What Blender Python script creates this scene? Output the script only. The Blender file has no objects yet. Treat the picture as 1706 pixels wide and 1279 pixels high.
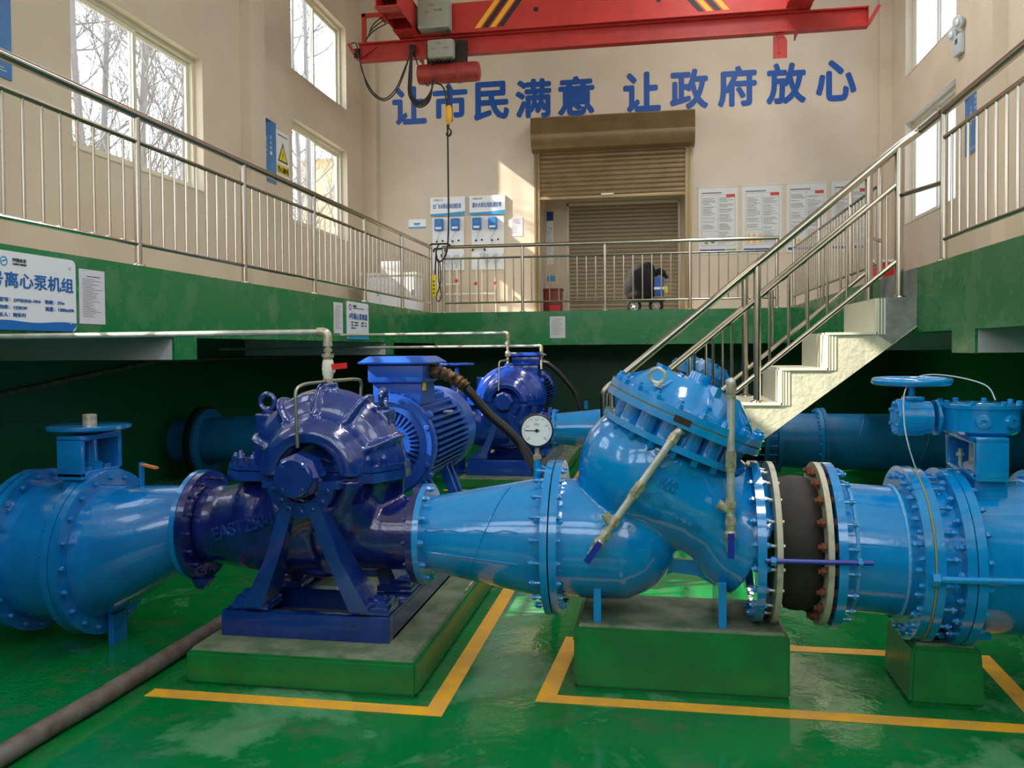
import bpy, bmesh, math, random
from mathutils import Vector, Matrix
from mathutils.bvhtree import BVHTree
random.seed(7)
C = bpy.context.scene.collection
SC = bpy.context.scene
PI = math.pi
V = Vector

# ------------------------------------------------------------------ camera
def make_camera():
    f, yaw, pitch, roll, cy = 1393.03, 0.1709, 0.0240, -0.0075, 615.57
    sy, cyw = math.sin(yaw), math.cos(yaw)
    fwd = V((-sy*math.cos(pitch), cyw*math.cos(pitch), -math.sin(pitch)))
    right = V((cyw, sy, 0)); up = right.cross(fwd)
    r = right*math.cos(roll) + up*math.sin(roll)
    u = -right*math.sin(roll) + up*math.cos(roll)
    cam = bpy.data.cameras.new('camera'); o = bpy.data.objects.new('camera', cam); C.objects.link(o)
    cam.sensor_fit = 'HORIZONTAL'; cam.sensor_width = 36; cam.lens = f/1706*36
    cam.shift_y = (cy-639.5)/1706; cam.clip_start = .05; cam.clip_end = 300
    m = Matrix.Identity(4)
    for i in range(3):
        m[i][0], m[i][1], m[i][2] = r[i], u[i], -fwd[i]
    m.translation = V((0, 0, 1.4)); o.matrix_world = m
    SC.camera = o
make_camera()

# ------------------------------------------------------------------ world, sun, added fill lights, exposure
SC.view_settings.view_transform = 'Standard'
SC.view_settings.look = 'None'
SC.view_settings.exposure = 0.42
SC.view_settings.gamma = 1.0
SC.view_settings.use_curve_mapping = False
SC.cycles.max_bounces = 8
SC.cycles.diffuse_bounces = 5
SC.cycles.glossy_bounces = 4
SC.cycles.transparent_max_bounces = 8
SC.cycles.sample_clamp_indirect = 6
SC.cycles.use_denoising = True

w = bpy.data.worlds.new('world'); SC.world = w; w.use_nodes = True
wn = w.node_tree; bgn = wn.nodes['Background']
tc = wn.nodes.new('ShaderNodeTexCoord'); sp = wn.nodes.new('ShaderNodeSeparateXYZ')
rp = wn.nodes.new('ShaderNodeValToRGB')
rp.color_ramp.elements[0].position = 0.0; rp.color_ramp.elements[0].color = (.84, .85, .86, 1)
rp.color_ramp.elements[1].position = .7; rp.color_ramp.elements[1].color = (.72, .81, .92, 1)
wn.links.new(tc.outputs['Generated'], sp.inputs[0]); wn.links.new(sp.outputs['Z'], rp.inputs[0])
wn.links.new(rp.outputs[0], bgn.inputs['Color']); bgn.inputs['Strength'].default_value = 4.0

def light(name, kind, loc, energy, color=(1, 1, 1), rot=None, size=None, size_y=None, target=None, portal=False):
    l = bpy.data.lights.new(name, kind); l.energy = energy; l.color = color
    o = bpy.data.objects.new(name, l); C.objects.link(o); o.location = loc
    if target is not None:
        o.rotation_euler = (V(target)-V(loc)).to_track_quat('-Z', 'Y').to_euler()
    if rot: o.rotation_euler = rot
    if kind == 'AREA':
        l.shape = 'RECTANGLE'; l.size = size; l.size_y = size_y or size
        if portal: l.cycles.is_portal = True
    return o
sun = light('sun', 'SUN', (-20, -6, 16), 11.0, (1.0, .90, .76), target=(-20+1, -6+.37, 16-.78))
sun.data.angle = .009

# window layout shared by the walls, the daylight portals and the sun patches
XL, XR, YF, YB, ZC = -5.35, 3.87, 15.0, -4.0, 8.0
WIN_Y = [(-2.5, -.2), (2.25, 4.5), (7.03, 9.33), (11.84, 14.1)]
WIN_ZL, WIN_ZU = (3.32, 4.9), (5.62, 7.05)
for (ya, yb) in WIN_Y:
    for (za, zb) in (WIN_ZL, WIN_ZU):
        light('daylight_portal', 'AREA', (XL-.26, (ya+yb)/2, (za+zb)/2), 1, rot=(0, -PI/2, 0), size=zb-za, size_y=yb-ya, portal=True)
        light('daylight_portal', 'AREA', (XR+.26, (ya+yb)/2, (za+zb)/2), 1, rot=(0, PI/2, 0), size=zb-za, size_y=yb-ya, portal=True)
REAR_X, REAR_Z = [(-4.6, -2.4), (-1.8, .4), (1.0, 3.2)], [(3.0, 4.9), (5.5, 7.2)]
for (xa, xb) in REAR_X:
    for (za, zb) in REAR_Z:
        light('daylight_portal', 'AREA', ((xa+xb)/2, YB-.26, (za+zb)/2), 1, rot=(PI/2, 0, 0), size=xb-xa, size_y=zb-za, portal=True)
FILL_E = 70
for lx in (1.2,):
    for ly in (-1.5, 2.2, 5.5, 9.0, 12.0):
        light('fill_light', 'AREA', (lx, ly, 7.7), FILL_E, (1.0, .985, .96), rot=(0, 0, 0), size=.9, size_y=1.8)  # unseen fill lights added under the ceiling to brighten the hall

# ------------------------------------------------------------------ materials
def lin(c):
    return tuple(((v/255)/12.92 if v/255 <= .04045 else (((v/255)+.055)/1.055)**2.4) for v in c) + (1,)
MATS = {}
def mat(name, col, rough=.5, metal=0., col2=None, nscale=6., namount=.5, bump=0., bscale=60., coat=0., rough2=None, detail=5., stretch=None, emit=None):
    m = bpy.data.materials.new(name); m.use_nodes = True
    nt = m.node_tree; b = nt.nodes['Principled BSDF']
    b.inputs['Base Color'].default_value = lin(col); b.inputs['Roughness'].default_value = rough
    b.inputs['Metallic'].default_value = metal
    if coat: b.inputs['Coat Weight'].default_value = coat; b.inputs['Coat Roughness'].default_value = .05
    t = nt.nodes.new('ShaderNodeTexCoord'); mp = nt.nodes.new('ShaderNodeMapping')
    nt.links.new(t.outputs['Object'], mp.inputs[0])
    if stretch: mp.inputs['Scale'].default_value = stretch
    if col2 is not None or rough2 is not None:
        n = nt.nodes.new('ShaderNodeTexNoise'); n.inputs['Scale'].default_value = nscale; n.inputs['Detail'].default_value = detail
        n.inputs['Roughness'].default_value = .6
        nt.links.new(mp.outputs[0], n.inputs['Vector'])
        r = nt.nodes.new('ShaderNodeValToRGB')
        r.color_ramp.elements[0].position = namount-.12; r.color_ramp.elements[1].position = namount+.12
        r.color_ramp.elements[0].color = lin(col); r.color_ramp.elements[1].color = lin(col2 or col)
        nt.links.new(n.outputs[0], r.inputs[0]); nt.links.new(r.outputs[0], b.inputs['Base Color'])
        if rough2 is not None:
            mr = nt.nodes.new('ShaderNodeMapRange'); mr.inputs[1].default_value = namount-.12; mr.inputs[2].default_value = namount+.12
            mr.inputs[3].default_value = rough; mr.inputs[4].default_value = rough2
            nt.links.new(n.outputs[0], mr.inputs[0]); nt.links.new(mr.outputs[0], b.inputs['Roughness'])
    if bump:
        n2 = nt.nodes.new('ShaderNodeTexNoise'); n2.inputs['Scale'].default_value = bscale; n2.inputs['Detail'].default_value = 3
        nt.links.new(mp.outputs[0], n2.inputs['Vector'])
        bp = nt.nodes.new('ShaderNodeBump'); bp.inputs['Strength'].default_value = bump; bp.inputs['Distance'].default_value = .01
        nt.links.new(n2.outputs[0], bp.inputs['Height']); nt.links.new(bp.outputs[0], b.inputs['Normal'])
    MATS[name] = m
    return m
M = MATS
mat('wall_paint', (210, 197, 177), .75, col2=(203, 189, 168), nscale=1.2, bump=.05, bscale=30)
mat('ceiling_paint', (222, 216, 206), .8)
mat('green_wall', (10, 92, 48), .35, col2=(16, 82, 46), nscale=2.0)
mat('green_beam', (18, 118, 62), .22, col2=(86, 132, 90), nscale=3.2, namount=.60, bump=.12, bscale=22, rough2=.55)
mat('green_plinth', (14, 122, 56), .3, col2=(26, 104, 50), nscale=5, bump=.25, bscale=14)
mat('bare_concrete', (118, 126, 104), .8, col2=(74, 100, 72), nscale=9, bump=.3, bscale=50)
mat('grey_beam', (216, 217, 214), .7, col2=(202, 204, 202), nscale=3)
mat('cream_plaster', (206, 202, 176), .7, col2=(188, 186, 164), nscale=6, bump=.5, bscale=26)
mat('grey_plaster', (112, 118, 114), .6, col2=(138, 144, 136), nscale=7, bump=.2, bscale=30)
mat('tread_tile', (226, 222, 200), .4)
mat('light_blue', (8, 142, 214), .14, col2=(6, 130, 202), nscale=7, bump=.10, bscale=38, coat=1.0)
mat('light_blue_shaded', (14, 116, 190), .16, col2=(12, 104, 174), nscale=5, bump=.10, bscale=38, coat=.9)  # same paint as light_blue, its shade put into a darker colour
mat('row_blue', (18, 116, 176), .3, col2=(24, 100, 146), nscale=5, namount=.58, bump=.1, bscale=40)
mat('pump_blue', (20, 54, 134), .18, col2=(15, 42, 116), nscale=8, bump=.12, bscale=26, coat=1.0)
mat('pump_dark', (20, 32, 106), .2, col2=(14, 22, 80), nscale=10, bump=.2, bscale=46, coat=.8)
mat('motor_blue', (34, 86, 178), .32, col2=(28, 76, 164), nscale=6, bump=.06)
mat('pump_blue_far', (18, 58, 150), .18, coat=.6, bump=.1, bscale=14)
mat('weld_blue', (96, 178, 224), .35, bump=.6, bscale=120)
mat('steel', (184, 176, 162), .22, metal=1.)
mat('galvanised', (206, 204, 194), .3, metal=.35, col2=(182, 180, 170), nscale=20)
mat('brass', (204, 196, 174), .3, metal=.4, col2=(164, 154, 130), nscale=40)
mat('copper_tube', (150, 148, 132), .35, metal=.8)
mat('flange_cream', (186, 182, 160), .5, col2=(140, 126, 96), nscale=14, namount=.62)
mat('rubber', (30, 27, 25), .7, col2=(44, 38, 33), nscale=7, bump=.25, bscale=30)
mat('rust', (118, 62, 34), .8, col2=(82, 48, 34), nscale=30)
mat('black', (16, 16, 18), .5)
mat('black_cable', (22, 20, 20), .45)
mat('black_cloth', (20, 19, 22), .85, bump=.3, bscale=9)
mat('blue_handle', (24, 40, 150), .3)
mat('red_plastic', (214, 28, 30), .35)
mat('white_plastic', (226, 222, 208), .4)
mat('orange_handle', (196, 120, 60), .4)
mat('crane_red', (188, 44, 34), .45, col2=(174, 38, 30), nscale=4, bump=.04)
mat('hoist_red', (168, 54, 46), .5, col2=(140, 44, 40), nscale=9)
mat('hazard_yellow', (232, 170, 36), .5)
mat('hazard_black', (26, 24, 24), .5)
mat('box_grey', (150, 152, 138), .5)
mat('dirty_steel', (58, 46, 40), .6, metal=.4, col2=(40, 34, 30), nscale=20)
mat('slogan_blue', (0, 76, 158), .55)
mat('sign_white', (226, 230, 234), .35)
mat('sign_blue', (16, 104, 186), .4)
mat('sign_navy', (14, 56, 140), .4)
mat('board_blue', (52, 112, 178), .4, col2=(70, 130, 184), nscale=2)
mat('cyan_stripe', (44, 150, 200), .4)
mat('ink', (60, 62, 70), .6)
mat('paper', (214, 210, 216), .6)
mat('poster_white', (206, 208, 204), .4)
mat('red_ink', (200, 54, 50), .5)
mat('warn_yellow', (228, 208, 60), .5)
mat('line_green', (90, 150, 90), .5)
mat('meter_blue', (38, 112, 184), .35)
mat('meter_grey', (186, 196, 204), .4)
mat('shutter_bronze', (128, 106, 70), .36, metal=.2, col2=(116, 95, 62), nscale=3)
mat('shutter_grey', (146, 134, 112), .45, metal=.3)
mat('frame_bronze', (150, 132, 96), .35, metal=.5)
mat('window_frame', (214, 208, 186), .4)
mat('maroon', (112, 34, 26), .4)
mat('fire_red', (190, 28, 34), .35)
mat('floor_pipe', (112, 106, 100), .6, col2=(92, 76, 66), nscale=12)
mat('line_yellow', (240, 176, 40), .4, col2=(220, 164, 70), nscale=8, bump=.1)
mat('gasket', (150, 140, 80), .7)
mat('bark', (112, 110, 108), .9)
mat('building_beige', (222, 186, 132), .9)
mat('ground', (150, 144, 132), .95)
mat('pendant_yellow', (238, 214, 30), .4)
mat('gallery_tile', (190, 180, 160), .4)
mat('bag_blue', (40, 90, 160), .5)
mat('foil_brown', (120, 92, 60), .35, metal=.4, col2=(44, 34, 28), nscale=26)

def floor_material():
    m = bpy.data.materials.new('floor_epoxy'); m.use_nodes = True; nt = m.node_tree; b = nt.nodes['Principled BSDF']
    t = nt.nodes.new('ShaderNodeTexCoord')
    def noise(sc, det, ro=.6, dist=0.):
        n = nt.nodes.new('ShaderNodeTexNoise'); n.inputs['Scale'].default_value = sc; n.inputs['Detail'].default_value = det
        n.inputs['Roughness'].default_value = ro; n.inputs['Distortion'].default_value = dist
        nt.links.new(t.outputs['Object'], n.inputs['Vector']); return n
    def ramp(src, stops):
        r = nt.nodes.new('ShaderNodeValToRGB')
        while len(r.color_ramp.elements) < len(stops): r.color_ramp.elements.new(.5)
        for e, (p, c) in zip(r.color_ramp.elements, stops): e.position = p; e.color = c
        nt.links.new(src, r.inputs[0]); return r
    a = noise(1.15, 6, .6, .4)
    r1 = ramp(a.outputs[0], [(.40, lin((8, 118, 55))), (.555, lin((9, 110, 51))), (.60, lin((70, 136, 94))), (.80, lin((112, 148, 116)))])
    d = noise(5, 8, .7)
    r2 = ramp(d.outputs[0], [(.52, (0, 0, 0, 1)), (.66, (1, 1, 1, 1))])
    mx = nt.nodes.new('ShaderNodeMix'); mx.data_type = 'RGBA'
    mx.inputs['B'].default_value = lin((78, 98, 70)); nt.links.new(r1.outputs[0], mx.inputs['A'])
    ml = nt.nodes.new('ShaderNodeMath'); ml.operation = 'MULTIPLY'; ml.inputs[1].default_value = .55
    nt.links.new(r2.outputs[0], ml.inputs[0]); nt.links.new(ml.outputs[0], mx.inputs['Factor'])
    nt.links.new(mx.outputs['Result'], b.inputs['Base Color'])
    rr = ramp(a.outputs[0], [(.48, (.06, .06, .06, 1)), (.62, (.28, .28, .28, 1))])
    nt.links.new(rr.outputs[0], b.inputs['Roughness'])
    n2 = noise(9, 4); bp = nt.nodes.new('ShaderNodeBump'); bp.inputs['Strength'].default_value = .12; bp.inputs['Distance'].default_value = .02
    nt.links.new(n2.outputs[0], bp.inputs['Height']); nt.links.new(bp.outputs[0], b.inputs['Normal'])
    MATS['floor_epoxy'] = m
floor_material()

def glass_material(name, frosted):
    m = bpy.data.materials.new(name); m.use_nodes = True; nt = m.node_tree
    nt.nodes.remove(nt.nodes['Principled BSDF']); out = nt.nodes['Material Output']
    tr = nt.nodes.new('ShaderNodeBsdfTransparent'); gl = nt.nodes.new('ShaderNodeBsdfGlossy'); gl.inputs['Roughness'].default_value = .03
    mx = nt.nodes.new('ShaderNodeMixShader'); mx.inputs[0].default_value = .06
    tr.inputs[0].default_value = (.97, .985, 1, 1)
    nt.links.new(tr.outputs[0], mx.inputs[1]); nt.links.new(gl.outputs[0], mx.inputs[2])
    last = mx
    if frosted:
        tl = nt.nodes.new('ShaderNodeBsdfTranslucent'); tl.inputs[0].default_value = (.42, .48, .56, 1)
        n = nt.nodes.new('ShaderNodeTexVoronoi'); n.inputs['Scale'].default_value = 16
        t = nt.nodes.new('ShaderNodeTexCoord'); nt.links.new(t.outputs['Object'], n.inputs['Vector'])
        mr = nt.nodes.new('ShaderNodeMapRange'); mr.inputs[2].default_value = .6; mr.inputs[3].default_value = .95; mr.inputs[4].default_value = .72
        nt.links.new(n.outputs['Distance'], mr.inputs[0])
        m2 = nt.nodes.new('ShaderNodeMixShader'); nt.links.new(mr.outputs[0], m2.inputs[0])
        nt.links.new(mx.outputs[0], m2.inputs[1]); nt.links.new(tl.outputs[0], m2.inputs[2]); last = m2
    nt.links.new(last.outputs[0], out.inputs['Surface']); MATS[name] = m
glass_material('clear_glass', False)
glass_material('frosted_glass', True)

# ------------------------------------------------------------------ helpers
def worldloc(o):
    v = V((0, 0, 0))
    while o is not None:
        v += o.location; o = o.parent
    return v
def tag(o, label=None, cat=None, group=None, kind=None):
    if label: o['label'] = label
    if cat: o['category'] = cat
    if group: o['group'] = group
    if kind: o['kind'] = kind
    return o
def thing(name, label, cat, loc=(0, 0, 0), group=None):
    o = bpy.data.objects.new(name, None); C.objects.link(o); o.location = loc; o.empty_display_size = .1
    return tag(o, label, cat, group)
def link_mesh(name, me, m, parent=None, loc=None, label=None):
    o = bpy.data.objects.new(name, me); C.objects.link(o)
    if m is not None and not me.materials: me.materials.append(M[m])
    if parent is not None: o.parent = parent
    if loc is not None: o.location = V(loc) - (worldloc(parent) if parent is not None else V((0, 0, 0)))
    if label: o['label'] = label
    return o
def frame(ax):
    ax = V(ax).normalized()
    ref = V((0, 0, 1)) if abs(ax.z) < .9 else V((1, 0, 0))
    u = ref.cross(ax).normalized(); v = ax.cross(u)
    return ax, u, v

class MB:
    def __init__(s): s.bm = bmesh.new()
    def face(s, pts):
        try: return s.bm.faces.new([s.bm.verts.new(p) for p in pts])
        except ValueError: return None
    def box(s, x0, x1, y0, y1, z0, z1, bev=0):
        return s.obox(((x0+x1)/2, (y0+y1)/2, (z0+z1)/2), (abs(x1-x0), abs(y1-y0), abs(z1-z0)), bev=bev)
    def obox(s, c, size, rot=None, bev=0):
        m = Matrix.Translation(c) @ (rot.to_4x4() if rot is not None else Matrix.Identity(4)) @ Matrix.Diagonal((size[0], size[1], size[2], 1))
        r = bmesh.ops.create_cube(s.bm, size=1, matrix=m)
        if bev:
            es = list({e for v in r['verts'] for e in v.link_edges})
            bmesh.ops.bevel(s.bm, geom=es, offset=bev, segments=2, profile=.6, affect='EDGES')
        return s
    def bar(s, a, b, wid, thk, up=(0, 0, 1)):
        a, b = V(a), V(b); d = (b-a); L = d.length; d.normalize()
        side = d.cross(V(up)).normalized(); u2 = side.cross(d)
        rot = Matrix((d, side, u2)).transposed()
        return s.obox((a+b)/2, (L, wid, thk), rot)
    def rings(s, rings, cap=True, closed=False):
        vr = [[s.bm.verts.new(p) for p in r] for r in rings]
        n = len(vr[0]); K = len(vr)
        for i in range(K if closed else K-1):
            a, b = vr[i], vr[(i+1) % K]
            for j in range(n):
                q = [a[j], a[(j+1) % n], b[(j+1) % n], b[j]]
                try: s.bm.faces.new(q)
                except ValueError: pass
        if cap and not closed:
            for r, rev in ((vr[0], True), (vr[-1], False)):
                try: s.bm.faces.new(list(reversed(r)) if rev else r)
                except ValueError: pass
        return s
    def tube(s, pts, r, seg=10, cap=True, closed=False):
        pts = [V(p) for p in pts]; n = len(pts)
        rr = r if isinstance(r, (list, tuple)) else [r]*n
        tans = []
        for i in range(n):
            if closed: t = pts[(i+1) % n]-pts[i-1]
            else: t = pts[min(i+1, n-1)]-pts[max(i-1, 0)]
            tans.append(t.normalized())
        _, u, v = frame(tans[0]); rings = []
        for i in range(n):
            t = tans[i]; u = (u-t*u.dot(t)).normalized(); v = t.cross(u)
            rings.append([pts[i]+(u*math.cos(2*PI*k/seg)+v*math.sin(2*PI*k/seg))*rr[i] for k in range(seg)])
        return s.rings(rings, cap, closed)
    def lathe(s, o, ax, prof, seg=32, cap=True):
        ax, u, v = frame(ax); o = V(o)
        rings = [[o+ax*t+(u*math.cos(2*PI*k/seg)+v*math.sin(2*PI*k/seg))*max(r, 1e-4) for k in range(seg)] for t, r in prof]
        return s.rings(rings, cap)
    def ring(s, o, ax, t0, t1, ri, ro, seg=48):
        ax, u, v = frame(ax); o = V(o)
        prof = [(t0, ri), (t0, ro), (t1, ro), (t1, ri)]
        rings = [[o+ax*t+(u*math.cos(2*PI*k/seg)+v*math.sin(2*PI*k/seg))*r for k in range(seg)] for t, r in prof]
        return s.rings(rings, closed=True)
    def revolve(s, prof, o, ax, ref, a0, a1, n):
        # closed profile (t, r) swept about axis from angle a0 to a1 measured from ref
        ax = V(ax).normalized(); ref = V(ref).normalized(); w = ax.cross(ref); o = V(o)
        rings = []
        for i in range(n+1):
            a = a0+(a1-a0)*i/n; d = ref*math.cos(a)+w*math.sin(a)
            rings.append([o+ax*t+d*r for t, r in prof])
        return s.rings(rings, True)
    def prism(s, pts, o, u, v, depth):
        o, u, v = V(o), V(u), V(v); n = u.cross(v).normalized()*depth
        a = [o+u*p[0]+v*p[1] for p in pts]
        return s.rings([a, [p+n for p in a]], True)
    def sphere(s, c, r, seg=20, scale=(1, 1, 1)):
        m = Matrix.Translation(c) @ Matrix.Diagonal((scale[0]*r, scale[1]*r, scale[2]*r, 1))
        bmesh.ops.create_uvsphere(s.bm, u_segments=seg, v_segments=max(6, seg//2), radius=1, matrix=m); return s
    def torus(s, c, ax, R, r, seg=28, rs=8):
        ax, u, v = frame(ax); c = V(c)
        return s.tube([c+(u*math.cos(2*PI*k/seg)+v*math.sin(2*PI*k/seg))*R for k in range(seg)], r, rs, closed=True)
    def hexbolt(s, c, ax, r, h):
        return s.lathe(c, ax, [(0, r), (h*.85, r), (h, r*.8)], 6)
    def mesh(s, name, off=V((0, 0, 0)), smooth=35):
        bmesh.ops.recalc_face_normals(s.bm, faces=s.bm.faces[:])
        if off.length: bmesh.ops.translate(s.bm, verts=s.bm.verts[:], vec=-off)
        me = bpy.data.meshes.new(name); s.bm.to_mesh(me); s.bm.free()
        if smooth:
            me.polygons.foreach_set('use_smooth', [True]*len(me.polygons)); me.set_sharp_from_angle(angle=math.radians(smooth))
        return me
    def build(s, name, m, parent=None, smooth=35, label=None, remesh=None, it=8):
        off = worldloc(parent) if parent is not None else V((0, 0, 0))
        me = s.mesh(name, off, smooth)
        if remesh: me = voxel(me, remesh, it)
        return link_mesh(name, me, m, parent, label=label)
def voxel(me, size, it):
    o = bpy.data.objects.new('temp', me); C.objects.link(o)
    r = o.modifiers.new('r', 'REMESH'); r.mode = 'VOXEL'; r.voxel_size = size
    q = o.modifiers.new('s', 'SMOOTH'); q.iterations = it; q.factor = .5
    dg = bpy.context.evaluated_depsgraph_get(); dg.update()
    m2 = bpy.data.meshes.new_from_object(o.evaluated_get(dg)); m2.name = me.name
    bpy.data.objects.remove(o); bpy.data.meshes.remove(me)
    m2.polygons.foreach_set('use_smooth', [True]*len(m2.polygons))
    return m2
def struct(name, mb, m, smooth=0):
    o = mb.build(name, m, None, smooth); o['kind'] = 'structure'; return o
def bez(p, n=10):
    # Catmull-Rom through points
    p = [V(q) for q in p]; out = []
    for i in range(len(p)-1):
        p0, p1, p2, p3 = p[max(i-1, 0)], p[i], p[i+1], p[min(i+2, len(p)-1)]
        for k in range(n):
            t = k/n
            out.append(.5*((2*p1)+(p2-p0)*t+(2*p0-5*p1+4*p2-p3)*t*t+(3*p1-p0-3*p2+p3)*t**3))
    out.append(p[-1]); return out
def round_path(p, r, n=5):
    p = [V(q) for q in p]; out = [p[0]]
    for i in range(1, len(p)-1):
        a = (p[i-1]-p[i]); b = (p[i+1]-p[i]); q = min(r, a.length*.49, b.length*.49); a.normalize(); b.normalize()
        for k in range(n+1):
            t = k/n; out.append((p[i]+a*q)*(1-t)**2+p[i]*2*t*(1-t)+(p[i]+b*q)*t*t)
    out.append(p[-1]); return out

def text_mesh(string, size=1., bold=0.):
    cu = bpy.data.curves.new('text', 'FONT'); cu.body = string; cu.size = size; cu.resolution_u = 3
    o = bpy.data.objects.new('text', cu); C.objects.link(o)
    dg = bpy.context.evaluated_depsgraph_get(); dg.update()
    me = bpy.data.meshes.new_from_object(o.evaluated_get(dg)); bpy.data.objects.remove(o); bpy.data.curves.remove(cu)
    me.materials.clear()
    if bold:                      # heavier weight: the same glyph overlaid, shifted a little each way
        bm = bmesh.new()
        for k in range(8):
            a = 2*PI*k/8; n0 = len(bm.verts); bm.from_mesh(me); bm.verts.ensure_lookup_table()
            for q in bm.verts[n0:]: q.co.x += bold*math.cos(a); q.co.y += bold*math.sin(a); q.co.z += k*.0004
        bm.to_mesh(me); bm.free()
    return me
def text(name, string, o, u, v, m, parent, width=None, height=None, bold=0., ext=.0015, lift=.001, label=None):
    """Lettering whose lower-left corner is o, running along u with v up; fitted to width and height."""
    me = text_mesh(string, 1., bold)
    xs = [q.co.x for q in me.vertices]; ys = [q.co.y for q in me.vertices]
    x0, x1, y0, y1 = min(xs), max(xs), min(ys), max(ys)
    sy = height/(y1-y0) if height else None
    sx = width/(x1-x0) if width else None
    sx = sx or sy; sy = sy or sx
    u, v = V(u), V(v); n = u.cross(v); off = worldloc(parent) if parent else V((0, 0, 0))
    for q in me.vertices:
        q.co = V(o)+u*((q.co.x-x0)*sx)+v*((q.co.y-y0)*sy)+n*(lift+ext+q.co.z)-off
    return link_mesh(name, me, m, parent, label=label)
UL, VZ = V((0, 1, 0)), V((0, 0, 1))       # left wall reading direction
UF, UR = V((1, 0, 0)), V((0, -1, 0))      # far wall, right wall
def quad(mb, o, u, v, a, b, c, d, lift=.0012):
    n = V(u).cross(V(v))*lift; o = V(o)+n
    mb.face([o+u*a+v*c, o+u*b+v*c, o+u*b+v*d, o+u*a+v*d])

# ------------------------------------------------------------------ the room
ZG = 1.98; GL, GR, GF = -3.404, 1.896, 12.667      # gallery level and its edges round the pit
def wall_with_holes(name, m, axis, plane, thick, a0, a1, z0, z1, holes):
    mb = MB()
    As = sorted({a0, a1, *[h[0] for h in holes], *[h[1] for h in holes]}); Zs = sorted({z0, z1, *[h[2] for h in holes], *[h[3] for h in holes]})
    for i in range(len(As)-1):
        for j in range(len(Zs)-1):
            ca, cz = (As[i]+As[i+1])/2, (Zs[j]+Zs[j+1])/2
            if any(h[0] < ca < h[1] and h[2] < cz < h[3] for h in holes): continue
            if axis == 'x': mb.box(plane, plane+thick, As[i], As[i+1], Zs[j], Zs[j+1])
            else: mb.box(As[i], As[i+1], plane, plane+thick, Zs[j], Zs[j+1])
    bmesh.ops.remove_doubles(mb.bm, verts=mb.bm.verts[:], dist=1e-5)
    return struct(name, mb, m)
holes = [(a, b, z[0], z[1]) for a, b in WIN_Y for z in (WIN_ZL, WIN_ZU)]
wall_with_holes('wall_left', 'wall_paint', 'x', XL, -.24, YB, YF+.24, ZG-.2, ZC, holes)
wall_with_holes('wall_right', 'wall_paint', 'x', XR, .24, YB, YF+.24, ZG-.2, ZC, holes)
DOOR = (-2.12, .58, ZG, 4.95)
wall_with_holes('wall_far', 'wall_paint', 'y', YF, .24, XL, XR, ZG-.2, ZC, [DOOR])
wall_with_holes('wall_rear', 'wall_paint', 'y', YB, -.24, XL-.24, XR+.24, -.1, ZC, [(a, b, z[0], z[1]) for a, b in REAR_X for z in REAR_Z])
mb = MB(); mb.box(XL-.24, XR+.24, YB-.24, YF+.24, ZC, ZC+.2); struct('ceiling', mb, 'ceiling_paint')
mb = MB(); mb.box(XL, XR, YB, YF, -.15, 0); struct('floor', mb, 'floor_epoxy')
mb = MB(); mb.box(XL-.24, XL, YB, YF, -.15, ZG-.2); struct('wall_left', mb, 'green_wall')
mb = MB(); mb.box(XR, XR+.24, YB, YF, -.15, ZG-.2); struct('wall_right', mb, 'green_wall')
mb = MB(); mb.box(XL-.24, XR+.24, YF, YF+.24, -.15, ZG-.2); struct('wall_far', mb, 'green_wall')
# galleries: slab, deep green edge beam, grey cross beams with green ends
mb = MB(); mb.box(XL, GL-.25, YB, YF, ZG-.15, ZG); struct('gallery_slab', mb, 'gallery_tile')
mb = MB(); mb.box(GR+.25, XR, YB, YF, ZG-.15, ZG); struct('gallery_slab', mb, 'gallery_tile')
mb = MB(); mb.box(GL-.25, GR+.25, GF+.25, YF+1.4, ZG-.15, ZG); struct('gallery_slab', mb, 'gallery_tile')
mb = MB(); mb.box(GL-.25, GL, YB, GF+.25, 1.505, ZG); struct('gallery_edge_beam', mb, 'green_beam')
mb = MB(); mb.box(GR, GR+.25, YB, GF+.25, 1.505, ZG); struct('gallery_edge_beam', mb, 'green_beam')
mb = MB(); mb.box(GL, GR, GF, GF+.25, 1.465, ZG); struct('gallery_edge_beam', mb, 'green_beam')
for yc in (.75, 5.64, 10.43):
    mb = MB(); mb.box(XL, GL-.01, yc-.15, yc+.15, 1.345, 1.83); struct('gallery_cross_beam', mb, 'grey_beam')
    mb = MB(); mb.box(GL-.012, GL+.004, yc-.15, yc+.15, 1.343, 1.506); struct('beam_end', mb, 'green_beam')
    mb = MB(); mb.box(GR+.01, XR, yc-.2, yc+.2, 1.36, 1.83); struct('gallery_cross_beam', mb, 'grey_beam')
    mb = MB(); mb.box(GR-.004, GR+.012, yc-.2, yc+.2, 1.358, 1.506); struct('beam_end', mb, 'green_beam')
mb = MB(); mb.box(XL, GL-.25, YB, YF, 1.82, 1.835); struct('gallery_soffit', mb, 'grey_beam')
mb = MB(); mb.box(GR+.25, XR, YB, YF, 1.82, 1.835); struct('gallery_soffit', mb, 'grey_beam')
# wall piers and corner columns, ceiling beams
for yc in (.95, 5.75, 10.48):
    mb = MB(); mb.box(XL, XL+.14, yc-.21, yc+.21, ZG, ZC); struct('trim_1', mb, 'wall_paint')
    mb = MB(); mb.box(XR-.14, XR, yc-.23, yc+.23, ZG, ZC); struct('trim_2', mb, 'wall_paint')
mb = MB(); mb.box(XL, XL+.27, YF-.14, YF, ZG, ZC); struct('trim_3', mb, 'wall_paint')
mb = MB(); mb.box(XR-.19, XR, YF-.14, YF, ZG, ZC); struct('trim_4', mb, 'wall_paint')

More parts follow.
